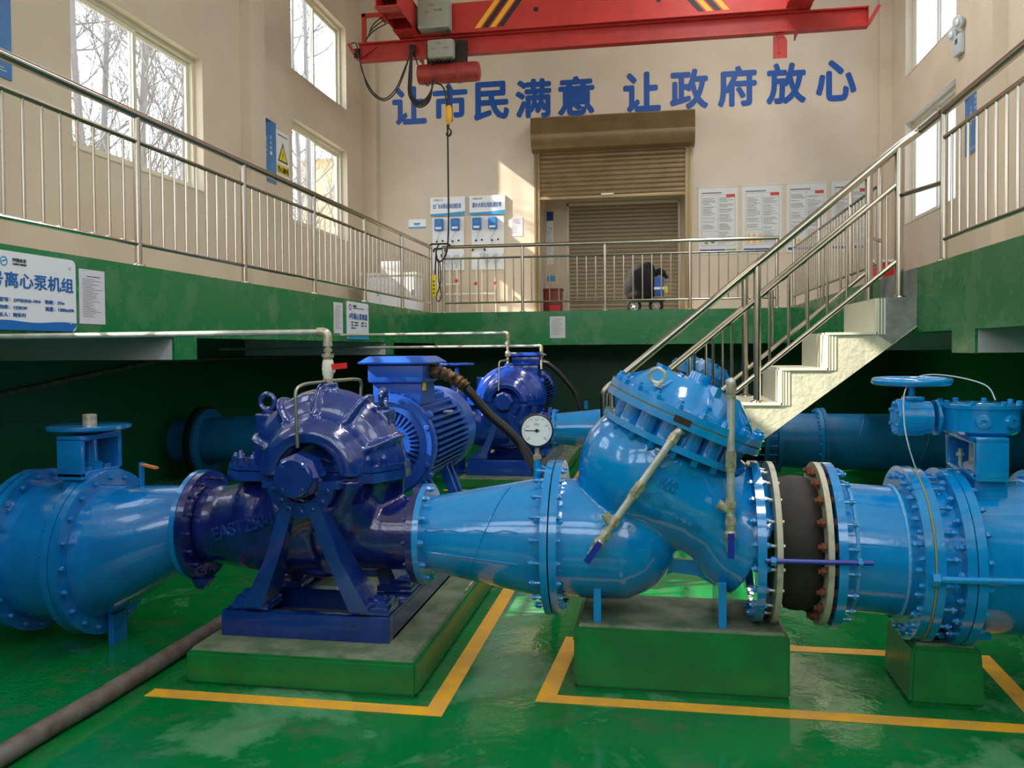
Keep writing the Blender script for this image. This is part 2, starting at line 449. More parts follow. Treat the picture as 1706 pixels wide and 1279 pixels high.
# windows: reveal is the wall itself, an aluminium frame with two sliding sashes and a glass pane in each
def window(idx, side, ya, yb, za, zb):
    x = XL-.15 if side < 0 else XR+.15
    m = MB(); t = .05
    def fr(x0, x1, y0, y1, z0, z1, w):
        m.box(x0, x1, y0, y1, z1-w, z1); m.box(x0, x1, y0, y1, z0, z0+w); m.box(x0, x1, y0, y0+w, z0+w, z1-w); m.box(x0, x1, y1-w, y1, z0+w, z1-w)
    fr(x-.045, x+.045, ya, yb, za, zb, t)
    o = struct('window_%d' % idx, m, 'window_frame')
    ym = (ya+yb)/2
    for k, (p, q, dx) in enumerate(((ya+t, ym+.03, .015), (ym-.03, yb-t, -.015))):
        m = MB(); fr(x+dx-.012, x+dx+.012, p, q, za+t, zb-t, .055); s = m.build('sash', 'window_frame', o, 0)
        g = MB(); g.box(x+dx-.003, x+dx+.003, p+.055, q-.055, za+t+.055, zb-t-.055)
        g.build('pane', 'clear_glass' if side < 0 else 'frosted_glass', s, 0)
    if side > 0 or True:
        m = MB(); xi = XL if side < 0 else XR
        m.box(min(xi, x)-.0, max(xi, x), ya, yb, za-.02, za+.004); m.build('sill', 'wall_paint', o, 0)
k = 1
for side in (-1, 1):
    for (ya, yb) in WIN_Y:
        for z in (WIN_ZL, WIN_ZU):
            window(k, side, ya, yb, z[0], z[1]); k += 1

for xa, xb in REAR_X:
    for za, zb in REAR_Z:
        m = MB(); y = YB-.12
        for b in ((xa, xb, za, za+.05), (xa, xb, zb-.05, zb), (xa, xa+.05, za, zb), (xb-.05, xb, za, zb), ((xa+xb)/2-.03, (xa+xb)/2+.03, za, zb)): m.box(b[0], b[1], y-.03, y+.03, b[2], b[3])
        o = struct('window_%d' % k, m, 'window_frame'); k += 1
        m = MB(); m.box(xa+.05, xb-.05, y-.003, y+.003, za+.05, zb-.05); m.build('pane', 'clear_glass', o, 0)

# vestibule behind the shutter opening
DX0, DX1, VY = DOOR[0], DOOR[1], 16.2
mb = MB(); mb.box(DX0-.24, DX0, YF+.24, VY+.2, ZG-.15, 5.2); struct('wall_vestibule', mb, 'wall_paint')
mb = MB(); mb.box(DX1, DX1+.24, YF+.24, VY+.2, ZG-.15, 5.2); struct('wall_vestibule', mb, 'wall_paint')
mb = MB(); mb.box(DX0-.24, DX1+.24, YF+.24, VY+.2, 5.2, 5.4); struct('wall_vestibule', mb, 'wall_paint')
wall_with_holes('wall_vestibule', 'wall_paint', 'y', VY, .2, DX0, DX1, ZG-.15, 5.2, [(-1.66, .42, ZG, 4.17)])

# ------------------------------------------------------------------ floor plinths, lines, stairs
def plinth(x0, x1, y0, y1, h, top='bare_concrete', taper=0.):
    mb = MB(); a = taper
    mb.rings([[(x0-a, y0-a, 0), (x1+a, y0-a, 0), (x1+a, y1+a, 0), (x0-a, y1+a, 0)], [(x0, y0, h-.012), (x1, y0, h-.012), (x1, y1, h-.012), (x0, y1, h-.012)]])
    es = [e for e in mb.bm.edges]; bmesh.ops.bevel(mb.bm, geom=es, offset=.012, segments=2, affect='EDGES')
    o = struct('plinth', mb, 'green_plinth', 40)
    mb = MB(); b = .014
    mb.rings([[(x0+b, y0+b, h-.02), (x1-b, y0+b, h-.02), (x1-b, y1-b, h-.02), (x0+b, y1-b, h-.02)], [(x0+b+.01, y0+b+.01, h), (x1-b-.01, y0+b+.01, h), (x1-b-.01, y1-b-.01, h), (x0+b+.01, y1-b-.01, h)]])
    mb.build('plinth_top', top, o, 0)
    return o
plinth(-1.965, -.955, 3.215, 6.25, .15)
plinth(-.34, .52, 3.42, 3.90, .262)
plinth(.985, 1.24, 3.47, 3.83, .235, taper=.012)
plinth(-2.02, -.99, 8.25, 11.3, .10)
plinth(0.0, .90, 8.45, 8.95, .262)
plinth(2.3, 2.6, 8.5, 8.9, .17)

def strip(pts, w, label):
    # painted line: a flat ribbon 1.5 mm above the floor, mitred at its corners
    pts = [V(p) for p in pts]; n = len(pts); L = []; R = []
    for i in range(n):
        d = (pts[min(i+1, n-1)]-pts[max(i-1, 0)])
        if 0 < i < n-1:
            d1 = (pts[i]-pts[i-1]).normalized(); d2 = (pts[i+1]-pts[i]).normalized(); t = (d1+d2).normalized(); s = 1/max(.3, t.dot(d1))
        else: t = d.normalized(); s = 1
        nn = V((-t.y, t.x, 0))*w/2*s; L.append(pts[i]+nn); R.append(pts[i]-nn)
    mb = MB()
    for i in range(n-1): mb.face([R[i], R[i+1], L[i+1], L[i]])
    bmesh.ops.remove_doubles(mb.bm, verts=mb.bm.verts[:], dist=1e-6)
    r = bmesh.ops.extrude_face_region(mb.bm, geom=mb.bm.faces[:]); bmesh.ops.translate(mb.bm, verts=[q for q in r['geom'] if isinstance(q, bmesh.types.BMVert)], vec=(0, 0, .0015))
    o = mb.build('floor_line', 'line_yellow', None, 0); o['kind'] = 'structure'
    return o
strip([(-2.06, 3.105, .0005), (-.85, 3.105, .0005), (-.85, 6.6, .0005)], .075, '')
strip([(-.40, 4.02, .0005), (-.44, 3.295, .0005), (1.41, 3.295, .0005), (1.44, 4.02, .0005), (-.40, 4.02, .0005)], .075, '')
strip([(-2.1, 8.1, .0005), (-.85, 8.1, .0005), (-.85, 11.6, .0005)], .075, '')

# stairs
SY0, SY1 = 6.59, 7.60
lev = [1.762, 1.496, 1.230, .965, .700, .432, .166]
edge = [1.62, 1.273, .94, .60, .262, -.08, -.42]
prof = [(GR-.001, 1.762)]
for i in range(7):
    prof.append((edge[i], lev[i])); prof.append((edge[i], lev[i+1] if i < 6 else 0))
sl = .83
prof += [(-.1, 0.0)]
prof += [(GR-.001, 1.545)]
# flight as a solid extruded across its width (side profile in x,z)
mb = MB()
a = [V((p[0], SY0, p[1])) for p in prof]; b = [V((p[0], SY1, p[1])) for p in prof]
va = [mb.bm.verts.new(p) for p in a]; vb = [mb.bm.verts.new(p) for p in b]
mb.bm.faces.new(va); mb.bm.faces.new(list(reversed(vb)))
for i in range(len(va)):
    j = (i+1) % len(va); mb.bm.faces.new([va[i], vb[i], vb[j], va[j]])
stairs = struct('stairs', mb, 'cream_plaster')
mb = MB()
mb.prism([(GR-.002, 1.766), (1.617, 1.766), (1.617, 1.494), (1.72, 1.42), (GR-.002, 1.56)], (0, SY0-.004, 0), (1, 0, 0), (0, 0, 1), -(SY1-SY0+.008))
mb.build('landing_block', 'grey_plaster', stairs, 0)
mb = MB(); mb.box(GR-.004, GR+.08, SY0-.0, SY1, 1.764, ZG+.002); mb.build('upper_riser', 'grey_plaster', stairs, 0)
for i in range(1, 7):
    mb = MB()
    x0, x1, z = edge[i], edge[i-1], lev[i]
    mb.box(x0-.012, x1-.01, SY0-.012, SY1+.01, z-.004, z+.014)
    mb.build('tread', 'tread_tile', stairs, 0)
    mb = MB()
    mb.box(x1-.022, x1-.002, SY0-.012, SY1+.01, z+.014, lev[i-1]-.004)
    for kk in range(3): mb.box(x1+.0+.022*kk, x1+.012+.022*kk, SY0-.009+.002*kk, SY0+.01, z-.004, lev[i-1]-.004)
    mb.build('riser', 'tread_tile', stairs, 0)
mb = MB(); mb.box(edge[6]-.022, edge[6]-.002, SY0-.005, SY1+.005, .0, lev[6]-.004); mb.build('riser', 'tread_tile', stairs, 0)

# ------------------------------------------------------------------ stainless railings
def rail_thing(label, loc): return thing('railing', label, 'railing', loc)
POST, TOP, MID, BOT = .024, 1.018, .838, .150
def railing(label, a, b, posts, z, n_per, ends=(True, True), trim=(0, 0), cache={}):
    """Level railing from a to b (x, y); posts are distances along it; n_per balusters in each bay."""
    a, b = V((a[0], a[1], z)), V((b[0], b[1], z)); d = (b-a).normalized()
    t = rail_thing(label, a)
    L = (b-a).length
    MB().tube([a+V((0, 0, TOP)), b+V((0, 0, TOP))], .030, 14).build('top_rail', 'steel', t)
    MB().tube([a+V((0, 0, MID)), b+V((0, 0, MID))], .017, 10).build('mid_rail', 'steel', t)
    MB().tube([a+V((0, 0, BOT)), b+V((0, 0, BOT))], .015, 10).build('bottom_rail', 'steel', t)
    pm = bm_ = None
    for p in posts:
        if pm is None:
            pm = MB().tube([(0, 0, 0), (0, 0, TOP-.02)], POST, 14).lathe((0, 0, 0), (0, 0, 1), [(0, .045), (.012, .042), (.02, .026)], 16).mesh('post')
        link_mesh('post', pm, 'steel', t, a+d*p)
    for p, q in zip(posts, posts[1:]):
        n = n_per(q-p) if callable(n_per) else n_per
        for k in range(1, n+1):
            if bm_ is None: bm_ = MB().tube([(0, 0, BOT), (0, 0, MID)], .0095, 8).mesh('baluster')
            link_mesh('baluster', bm_, 'steel', t, a+d*(p+(q-p)*k/(n+1)))
    return t
bay = lambda L: max(1, round(L/.148)-1)
bayf = lambda L: max(1, round(L/.140)-1)
railing('stainless steel railing along the edge of the left gallery, in front of the big windows', (GL-.04, 2.20), (GL-.04, GF-.05),
        [y-2.2 for y in (2.22, 3.68, 5.155, 6.633, 8.104, 9.604, 11.113, 12.60)], ZG, bay)
railing('stainless steel railing across the far gallery, in front of the roller shutter', (GL+.12, GF+.045), (GR-.13, GF+.045),
        [.02]+[x-(GL+.12) for x in (-2.021, -.757, .499, 1.74)], ZG, bayf)
railing('stainless steel railing of the right gallery nearest the camera, beside the stairs', (GR+.04, 6.139), (GR+.04, 2.2),
        [6.139-y for y in (6.139, 4.66, 3.18, 2.22)], ZG, bay)
railing('stainless steel railing on the far stretch of the right gallery, beyond the stairs', (GR+.04, 7.78), (GR+.04, 12.46),
        [y-7.78 for y in (7.80, 8.92, 10.567, 12.432)], ZG, bay)

def stair_railing(label, y, yend):
    t = rail_thing(label, (-.41, y, .166))
    S = .832
    zt = lambda x: 2.889+S*(x-1.784)
    xn = -.41; top_n = zt(xn)
    MB().tube(round_path([(xn, y, top_n-.10), (xn, y, zt(xn)+.0), (1.80, y, zt(1.80)), (GR+.04, y, ZG+TOP), (GR+.04, yend, ZG+TOP)], .05), .031, 14).build('handrail', 'steel', t)
    MB().tube([(xn, y, zt(xn)-.27), (1.785, y, zt(1.785)-.27)], .019, 10).build('mid_rail', 'steel', t)
    MB().tube([(xn+.02, y, zt(xn+.02)-.84), (1.770, y, zt(1.77)-.84)], .019, 10).build('bottom_rail', 'steel', t)
    for x, z0, r in ((xn, .166+.014, .029), (.764, .965+.014, .029), (1.784, 1.766, .032)):
        MB().tube([(x, y, z0), (x, y, zt(x)-.02)], r, 14).lathe((x, y, z0), (0, 0, 1), [(0, .055), (.01, .05), (.018, .034)], 16).build('post', 'steel', t)
    me = None
    x = xn+.14
    while x < 1.74:
        if abs(x-.764) > .06:
            if me is None: me = MB().tube([(0, 0, -.84), (0, 0, -.27)], .0105, 8).mesh('baluster')
            link_mesh('baluster', me, 'steel', t, (x, y, zt(x)))
        x += .1405
    return t
a = stair_railing('stainless steel stair railing on the near side of the flight, over the blue check valve', SY0+.055, 6.16)
yy = SY0+.055
MB().tube([(1.784, yy, 2.52), (GR+.04, 6.139+.02, 2.52)], .017, 10).build('link_rail', 'steel', a)
b = stair_railing('stainless steel stair railing on the far side of the flight', SY1-.055, 7.775)
MB().tube([(1.784, SY1-.055, 2.33), (GR+.04, 7.80-.02, 2.33)], .017, 10).build('link_rail', 'steel', b)

# ------------------------------------------------------------------ pipework
PY, PZ = 3.65, .575       # axis of the front pipe run
BOLTS = {}
def bolt_mesh(r, L, nut, simple=False):
    key = (r, L, nut, simple)
    if key not in BOLTS:
        m = MB()
        m.tube([(-L/2-nut*1.5, 0, 0), (L/2+nut*1.5, 0, 0)], r*.55, 8)
        m.hexbolt((L/2, 0, 0), (1, 0, 0), r, nut); m.hexbolt((-L/2, 0, 0), (-1, 0, 0), r, nut)
        BOLTS[key] = m.mesh('bolt')
    return BOLTS[key]
def bolt_circle(parent, x, y, z, R, n, L, r=.013, nut=.014, m='light_blue', back=.45, ph=.5, name='bolt'):
    me = bolt_mesh(r, L, nut); me2 = me
    if me.materials and me.materials[0] != M[m]:
        k = (r, L, nut, m)
        if k not in BOLTS: c = me.copy(); c.materials.clear(); BOLTS[k] = c
        me2 = BOLTS[k]
    for i in range(n):
        a = 2*PI*(i+ph)/n
        if math.sin(a) > back: continue         # those behind the pipe, out of sight
        link_mesh(name, me2, m, parent, (x, y+R*math.sin(a), z+R*math.cos(a)))
def flange(parent, x, y, z, R, ri, t, n, m='light_blue', bm_=None, name='flange', bolts=True, L=None, back=.45, **kw):
    f = MB().ring((x, y, z), (1, 0, 0), 0, t, ri, R).build(name, m, parent)
    if bolts: bolt_circle(f, x+t/2, y, z, (R+ri)/2+.006, n, (L or t), m=bm_ or m, back=back, **kw)
    return f
def xloft(stations, y, seg=48):
    # (x, z, r) stations along a horizontal pipe
    return MB().rings([[(x, y+r*math.sin(2*PI*k/seg), z+r*math.cos(2*PI*k/seg)) for k in range(seg)] for x, z, r in stations])

# suction side, left of the pump
t = thing('suction_pipe', 'blue pipe end with a bolted flange at the left edge, left of the handwheel valve', 'pipe', (-3.9, PY, .44))
xloft([(XL+.003, .44, .31), (-3.02, .44, .31)], PY).build('pipe_body', 'light_blue_shaded', t)
flange(t, -3.045, PY, .44, .39, .305, .034, 20, 'light_blue_shaded')
t = thing('gear_valve', 'blue valve with a flat round top plate, left of the dark blue pump', 'valve', (-2.8, PY, .05))
bd = xloft([(-3.0, .44, .39), (-2.965, .44, .39), (-2.963, .44, .33), (-2.91, .44, .335), (-2.74, .44, .335), (-2.69, .44, .33), (-2.688, .44, .39), (-2.653, .44, .39)], PY)
bd.build('valve_body', 'light_blue_shaded', t, smooth=40)
for xx in (-2.98, -2.67):
    f = MB().ring((xx-.018, PY, .44), (1, 0, 0), 0, .036, .33, .391).build('flange', 'light_blue_shaded', t)
    bolt_circle(f, xx, PY, .44, .362, 20, .05, m='light_blue_shaded')
MB().box(-2.755, -2.645, PY-.15, PY+.11, .70, .81, .012).build('neck', 'light_blue_shaded', t)
m = MB()          # open yoke: two end walls and two decks, windows open along x
ya, yb, xa, xb = PY-.17, PY+.13, -2.765, -2.635
m.box(xa, xb, ya, ya+.028, .815, 1.0, .006); m.box(xa, xb, yb-.028, yb, .815, 1.0, .006)
m.box(xa, xb, ya, yb, .805, .84, .006); m.box(xa, xb, ya, yb, .985, 1.012, .006)
m.build('yoke', 'light_blue_shaded', t)
m = MB().lathe((-2.70, PY-.02, .84), (0, 0, 1), [(0, .055), (.03, .055), (.04, .035), (.145, .03)], 20)
for sy in (-.09, .05): m.hexbolt((-2.665, PY+sy, .84), (0, 0, 1), .02, .02)
m.build('gland', 'light_blue_shaded', t)
MB().lathe((-2.72, PY, 1.022), (0, 0, 1), [(0, .10), (.004, .175), (.012, .19), (.026, .19), (.03, .17)], 40).build('top_plate', 'light_blue_shaded', t)
MB().lathe((-2.715, PY, 1.05), (0, 0, 1), [(0, .032), (.05, .032), (.052, .022)], 20).build('spindle', 'brass', t)
MB().box(-2.60, -2.57, PY-.05, PY+.05, .0, .14).build('foot', 'light_blue_shaded', t, 0)

t = thing('eccentric_reducer', 'blue tapered reducer pipe with a flat top, left of the dark blue pump', 'pipe', (-2.4, PY, .1))
xloft([(-2.64, .44, .315), (-2.60, .44, .315), (-2.17, .575, .19), (-2.135, .58, .182)], PY).build('pipe_body', 'light_blue_shaded', t, smooth=50)
flange(t, -2.648, PY, .44, .39, .31, .036, 20, 'light_blue_shaded', ph=0)
flange(t, -2.148, PY, .582, .258, .18, .024, 16, 'light_blue_shaded', bolts=False)
m = MB().tube([(-2.43, PY-.02, .745), (-2.43, PY-.02, .875)], .013, 10); v = m.build('drain_cock', 'light_blue_shaded', t)
MB().bar((-2.43, PY-.02, .865), (-2.33, PY-.05, .852), .022, .01).build('handle', 'orange_handle', v)

# ------------------------------------------------------------------ pumps
XP, ZS = -1.495, .87
def make_pump(dx, dy, front, label, mlabel):
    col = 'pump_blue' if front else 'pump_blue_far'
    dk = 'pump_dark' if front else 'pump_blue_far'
    o = V((XP+dx, PY+.01+dy, 0)); x0, y0 = o.x, o.y
    q = lambda x, y, z: (x0+x, y0+y, z)
    t = thing('centrifugal_pump', label, 'pump', (x0, y0, .26))
    # upper casing: half of a body of revolution about the shaft, plus cast ribs
    prof = [(-.25, .145), (-.255, .19), (-.235, .225), (-.19, .25), (-.125, .262), (-.115, .29), (-.10, .325), (-.065, .358), (0, .375), (.065, .358), (.10, .325),
            (.115, .29), (.125, .262), (.19, .25), (.235, .225), (.255, .19), (.25, .145), (.12, .14), (.11, .05), (-.11, .05), (-.12, .14)]
    m = MB().revolve(prof, q(0, 0, ZS-.015), (0, 1, 0), (1, 0, 0), PI, 2*PI, 36)
    bmesh.ops.recalc_face_normals(m.bm, faces=m.bm.faces[:])
    if front:
        for dg in (22, 58, 92, 126, 160):
            a = math.radians(dg); d = V((math.cos(a), 0, math.sin(a))); pts = []
            for (yy, r) in ((-.175, .245), (-.128, .262), (-.118, .29), (-.103, .325), (-.067, .360), (-.02, .375), (.03, .372), (.067, .356)):
                pts.append(V(q(0, yy, ZS))+d*r)
            m.tube(bez(pts, 3), .0145, 8)
    m.lathe(q(0, 0, ZS+.35), (0, 0, 1), [(0, .045), (.035, .045)], 16)
    for sx, hh in (((-.305, .24), (.262, .262)) if front else ((-.305, .24),)):          # lifting lugs cast at the shoulders
        m.box(x0+sx-.043, x0+sx+.043, y0-.035, y0+.055, ZS, ZS+hh)
    up = m.build('upper_casing', col, t, remesh=.008, it=2)
    if front:
        for sx, hh in ((-.305, .235), (.262, .257)):
            ax = (0, 1, 0) if sx < 0 else (1, 0, 0)
            MB().torus(q(sx, .01, ZS+hh+.058), ax, .036, .0125, 24, 8).lathe(q(sx, .01, ZS+hh), (0, 0, 1), [(0, .026), (.016, .026), (.022, .016)], 16).build('eye_bolt', col, t)
    # horizontal split flange with acorn nuts
    pl = [(-.455, -.04), (-.425, -.15), (-.34, -.215), (.29, -.215), (.375, -.06), (.375, .06), (.29, .215), (-.34, .215), (-.425, .15), (-.455, .04)]
    m = MB(); h = .03
    m.rings([[q(a, b, ZS-.045) for a, b in pl], [q(a, b, ZS-.003) for a, b in pl]])
    m.rings([[q(a*.99, b*.99, ZS+.001) for a, b in pl], [q(a*.99, b*.99, ZS+.025) for a, b in pl]])
    sf = m.build('split_flange', col, t, 30)
    nut = MB().lathe((0, 0, 0), (0, 0, 1), [(0, .024), (.006, .024)], 12).lathe((0, 0, .006), (0, 0, 1), [(0, .017), (.022, .017), (.024, .012)], 6).lathe((0, 0, .028), (0, 0, 1), [(0, .013), (.01, .011), (.017, .004)], 12).mesh('acorn_nut')
    for a, b in ((-.42, -.035), (-.405, -.11), (-.35, -.165), (-.285, -.185), (.11, -.185), (.185, -.185), (.25, -.175), (.305, -.12), (.335, -.05), (.34, .04), (.30, .12)):
        if not front and abs(b) < .1 and a < 0: continue
        link_mesh('acorn_nut', nut, col, sf, q(a, b, ZS+.025))
    # lower casing with suction elbow and discharge branch
    m = MB()
    m.revolve([(p, r*.97) for p, r in prof[:17]]+[(.1, .05), (-.1, .05)], q(0, 0, ZS-.03), (0, 1, 0), (1, 0, 0), 0, PI, 28)
    m.lathe(q(0, -.15, .64), (0, 1, 0), [(0, .20), (.02, .26), (.15, .29), (.28, .26), (.30, .20)], 32)
    m.tube([q(-.595, 0, .585), q(-.50, 0, .585), q(-.36, 0, .59), q(-.22, 0, .60), q(0, 0, .62)], [.185, .186, .215, .238, .24], 32)
    m.sphere(q(-.27, 0, .61), .232, 28)
    m.tube([q(-.25, -.06, .62), q(-.10, -.15, .69), (x0+.06, y0-.16, .74)], [.15, .14, .11], 20)
    m.tube([q(.44, 0, .570), q(.30, 0, .570), q(.16, 0, .58), q(0, 0, .62)], [.165, .168, .185, .22], 28)
    m.tube([q(.0, -.12, .72), q(.13, -.10, .68), q(.20, 0, .62)], [.14, .14, .15], 18)
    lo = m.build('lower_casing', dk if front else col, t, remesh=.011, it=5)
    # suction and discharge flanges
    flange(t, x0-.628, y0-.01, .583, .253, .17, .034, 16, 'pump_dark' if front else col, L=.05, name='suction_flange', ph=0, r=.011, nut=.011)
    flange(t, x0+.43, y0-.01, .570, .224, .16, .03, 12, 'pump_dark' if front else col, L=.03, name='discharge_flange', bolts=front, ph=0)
    if front:
        m = MB(); m.prism([(-.05, 0), (.05, 0), (.012, -.045), (-.02, -.045)], q(-.585, -.12, .35), (1, 0, 0), (0, 0, 1), -.06); m.build('drain_boss', 'pump_dark', t, 0)
    # bearing housings, front and back
    for s, yy in ((-1, 0), (1, 0)):
        g = lambda y: y0+s*y
        m = MB()
        m.lathe((x0, g(.20), ZS), (0, s, 0), [(0, .062), (.10, .062)], 24)
        m.lathe((x0, g(.255), ZS), (0, s, 0), [(0, .085), (.012, .097), (.10, .10), (.125, .084)], 8)
        bh = m.build('bearing_housing', col, t, 30)
        m = MB().lathe((x0, g(.375), ZS), (0, s, 0), [(0, .082), (.022, .082), (.028, .075)], 36)
        for k in range(4):
            a = PI/4+k*PI/2; m.hexbolt((x0+.062*math.cos(a), g(.40), ZS+.066*math.sin(a)), (0, s, 0), .008, .008)
        m.build('bearing_cover', col, bh)
        # half ring carrying the housing, with ears at the split line
        m = MB().revolve([(-.018, .088), (-.018, .152), (.018, .152), (.018, .088)], (x0, g(.30), ZS-.03), (0, 1, 0), (1, 0, 0), 0, PI, 24)
        m.box(x0-.175, x0-.09, g(.30)-.02, g(.30)+.02, ZS-.055, ZS-.025); m.box(x0+.09, x0+.175, g(.30)-.02, g(.30)+.02, ZS-.055, ZS-.025)
        br = m.build('bearing_ring', col, t, 30)
        if s < 0:
            bm2 = MB().hexbolt((0, 0, 0), (0, -1, 0), .013, .012).mesh('bolt')
            for k in range(7):
                a = PI+PI*(k+.6)/7.2; link_mesh('bolt', bm2, col, br, (x0+.124*math.cos(a), g(.318), ZS-.03+.124*math.sin(a)))
        # splayed legs
        for sx in (-1, 1):
            m = MB(); L = lambda c, h, ya, yb, z: [(x0+sx*c-h, g(ya), z), (x0+sx*c+h, g(ya), z), (x0+sx*c+h, g(yb), z), (x0+sx*c-h, g(yb), z)]
            m.rings([L(.055, .032, .33, .20, .755), L(.135, .031, .31, .17, .52), L(.245, .045, .29, .12, .285)])
            m.box(x0+sx*.275-.085, x0+sx*.275+.085, g(.25), g(.10), .262, .292, .004)
            m.box(x0+sx*.30-.05, x0+sx*.30+.05, g(.24), g(.12), .29, .315, .004)
            lg = m.build('leg', col, t, 30)
            if s < 0: MB().hexbolt((x0+sx*.305, g(.19), .314), (0, 0, 1), .028, .022).lathe((x0+sx*.305, g(.19), .314), (0, 0, 1), [(0, .036), (.004, .036)], 16).build('foot_bolt', col, lg)
    # coupling between the shafts
    m = MB().lathe((x0, y0+.36, ZS), (0, 1, 0), [(0, .035), (.06, .035), (.07, .115), (.20, .12), (.21, .06), (.25, .06), (.26, .12), (.40, .12), (.41, .04), (.48, .04)], 32)
    m.build('coupling', 'galvanised' if front else col, t)
    if front:
        # cast lettering on the suction branch
        bvh = BVHTree.FromPolygons([worldloc(t)+p.co for p in lo.data.vertices], [p.vertices[:] for p in lo.data.polygons])
        cast_text('cast_lettering', 'EAST250-19', (x0-.47, .545), (.955, .30), .40, .062, bvh, 'pump_blue', t)
    return t

def cast_text(name, string, at, dirv, width, height, bvh, m, parent, tilt=True):
    me = text_mesh(string, 1., .022)
    bm = bmesh.new(); bm.from_mesh(me); bmesh.ops.triangulate(bm, faces=bm.faces[:])
    bmesh.ops.subdivide_edges(bm, edges=bm.edges[:], cuts=1)
    r = bmesh.ops.extrude_face_region(bm, geom=bm.faces[:])
    top = set(v for v in r['geom'] if isinstance(v, bmesh.types.BMVert))
    xs = [v.co.x for v in bm.verts]; ys = [v.co.y for v in bm.verts]; x0, x1, y0, y1 = min(xs), max(xs), min(ys), max(ys)
    d = V((dirv[0], 0, dirv[1])).normalized(); u = V((-d.z, 0, d.x)); off = worldloc(parent)
    for v in bm.verts:
        p = V((at[0], 0, at[1]))+d*((v.co.x-x0)/(x1-x0)*width)+u*((v.co.y-y0)/(y1-y0)*height)
        h = bvh.ray_cast(V((p.x, 2.0, p.z)), V((0, 1, 0)))
        yy = h[0].y if h[0] is not None else PY-.2
        v.co = V((p.x, yy+(-.0075 if v in top else .004), p.z))-off
    bmesh.ops.recalc_face_normals(bm, faces=bm.faces[:])
    bm.to_mesh(me); bm.free()
    return link_mesh(name, me, m, parent)

def make_base(dx, dy, front, label):
    x0, y0 = XP+dx-.015, PY+dy; zb = .15 if front else .10
    t = thing('base_frame', label, 'frame', (x0, y0-.25, zb)); m = 'pump_blue' if front else 'pump_blue_far'
    def channel(a, b, c, d):
        mb = MB(); mb.box(a, b, c, d, zb, .26)
        return mb
    MB().box(x0-.385, x0+.385, y0-.26, y0-.20, zb, .259, .004).build('front_channel', m, t)
    for sx in (-1, 1):
        mm = MB(); e = x0+sx*.385
        mm.box(min(e, e-sx*.012), max(e, e-sx*.012), y0-.20, y0+1.9, zb, .25); mm.box(min(e, e-sx*.12), max(e, e-sx*.12), y0-.20, y0+1.9, .247, .26)
        mm.box(min(e, e-sx*.09), max(e, e-sx*.09), y0-.20, y0+1.9, zb, zb+.012)
        mm.build('side_channel', m, t, 0)
    for yy in (.16, .75, 1.84): MB().box(x0-.37, x0+.37, y0+yy, y0+yy+.06, zb, .246).build('cross_channel', m, t, 0)
    return t

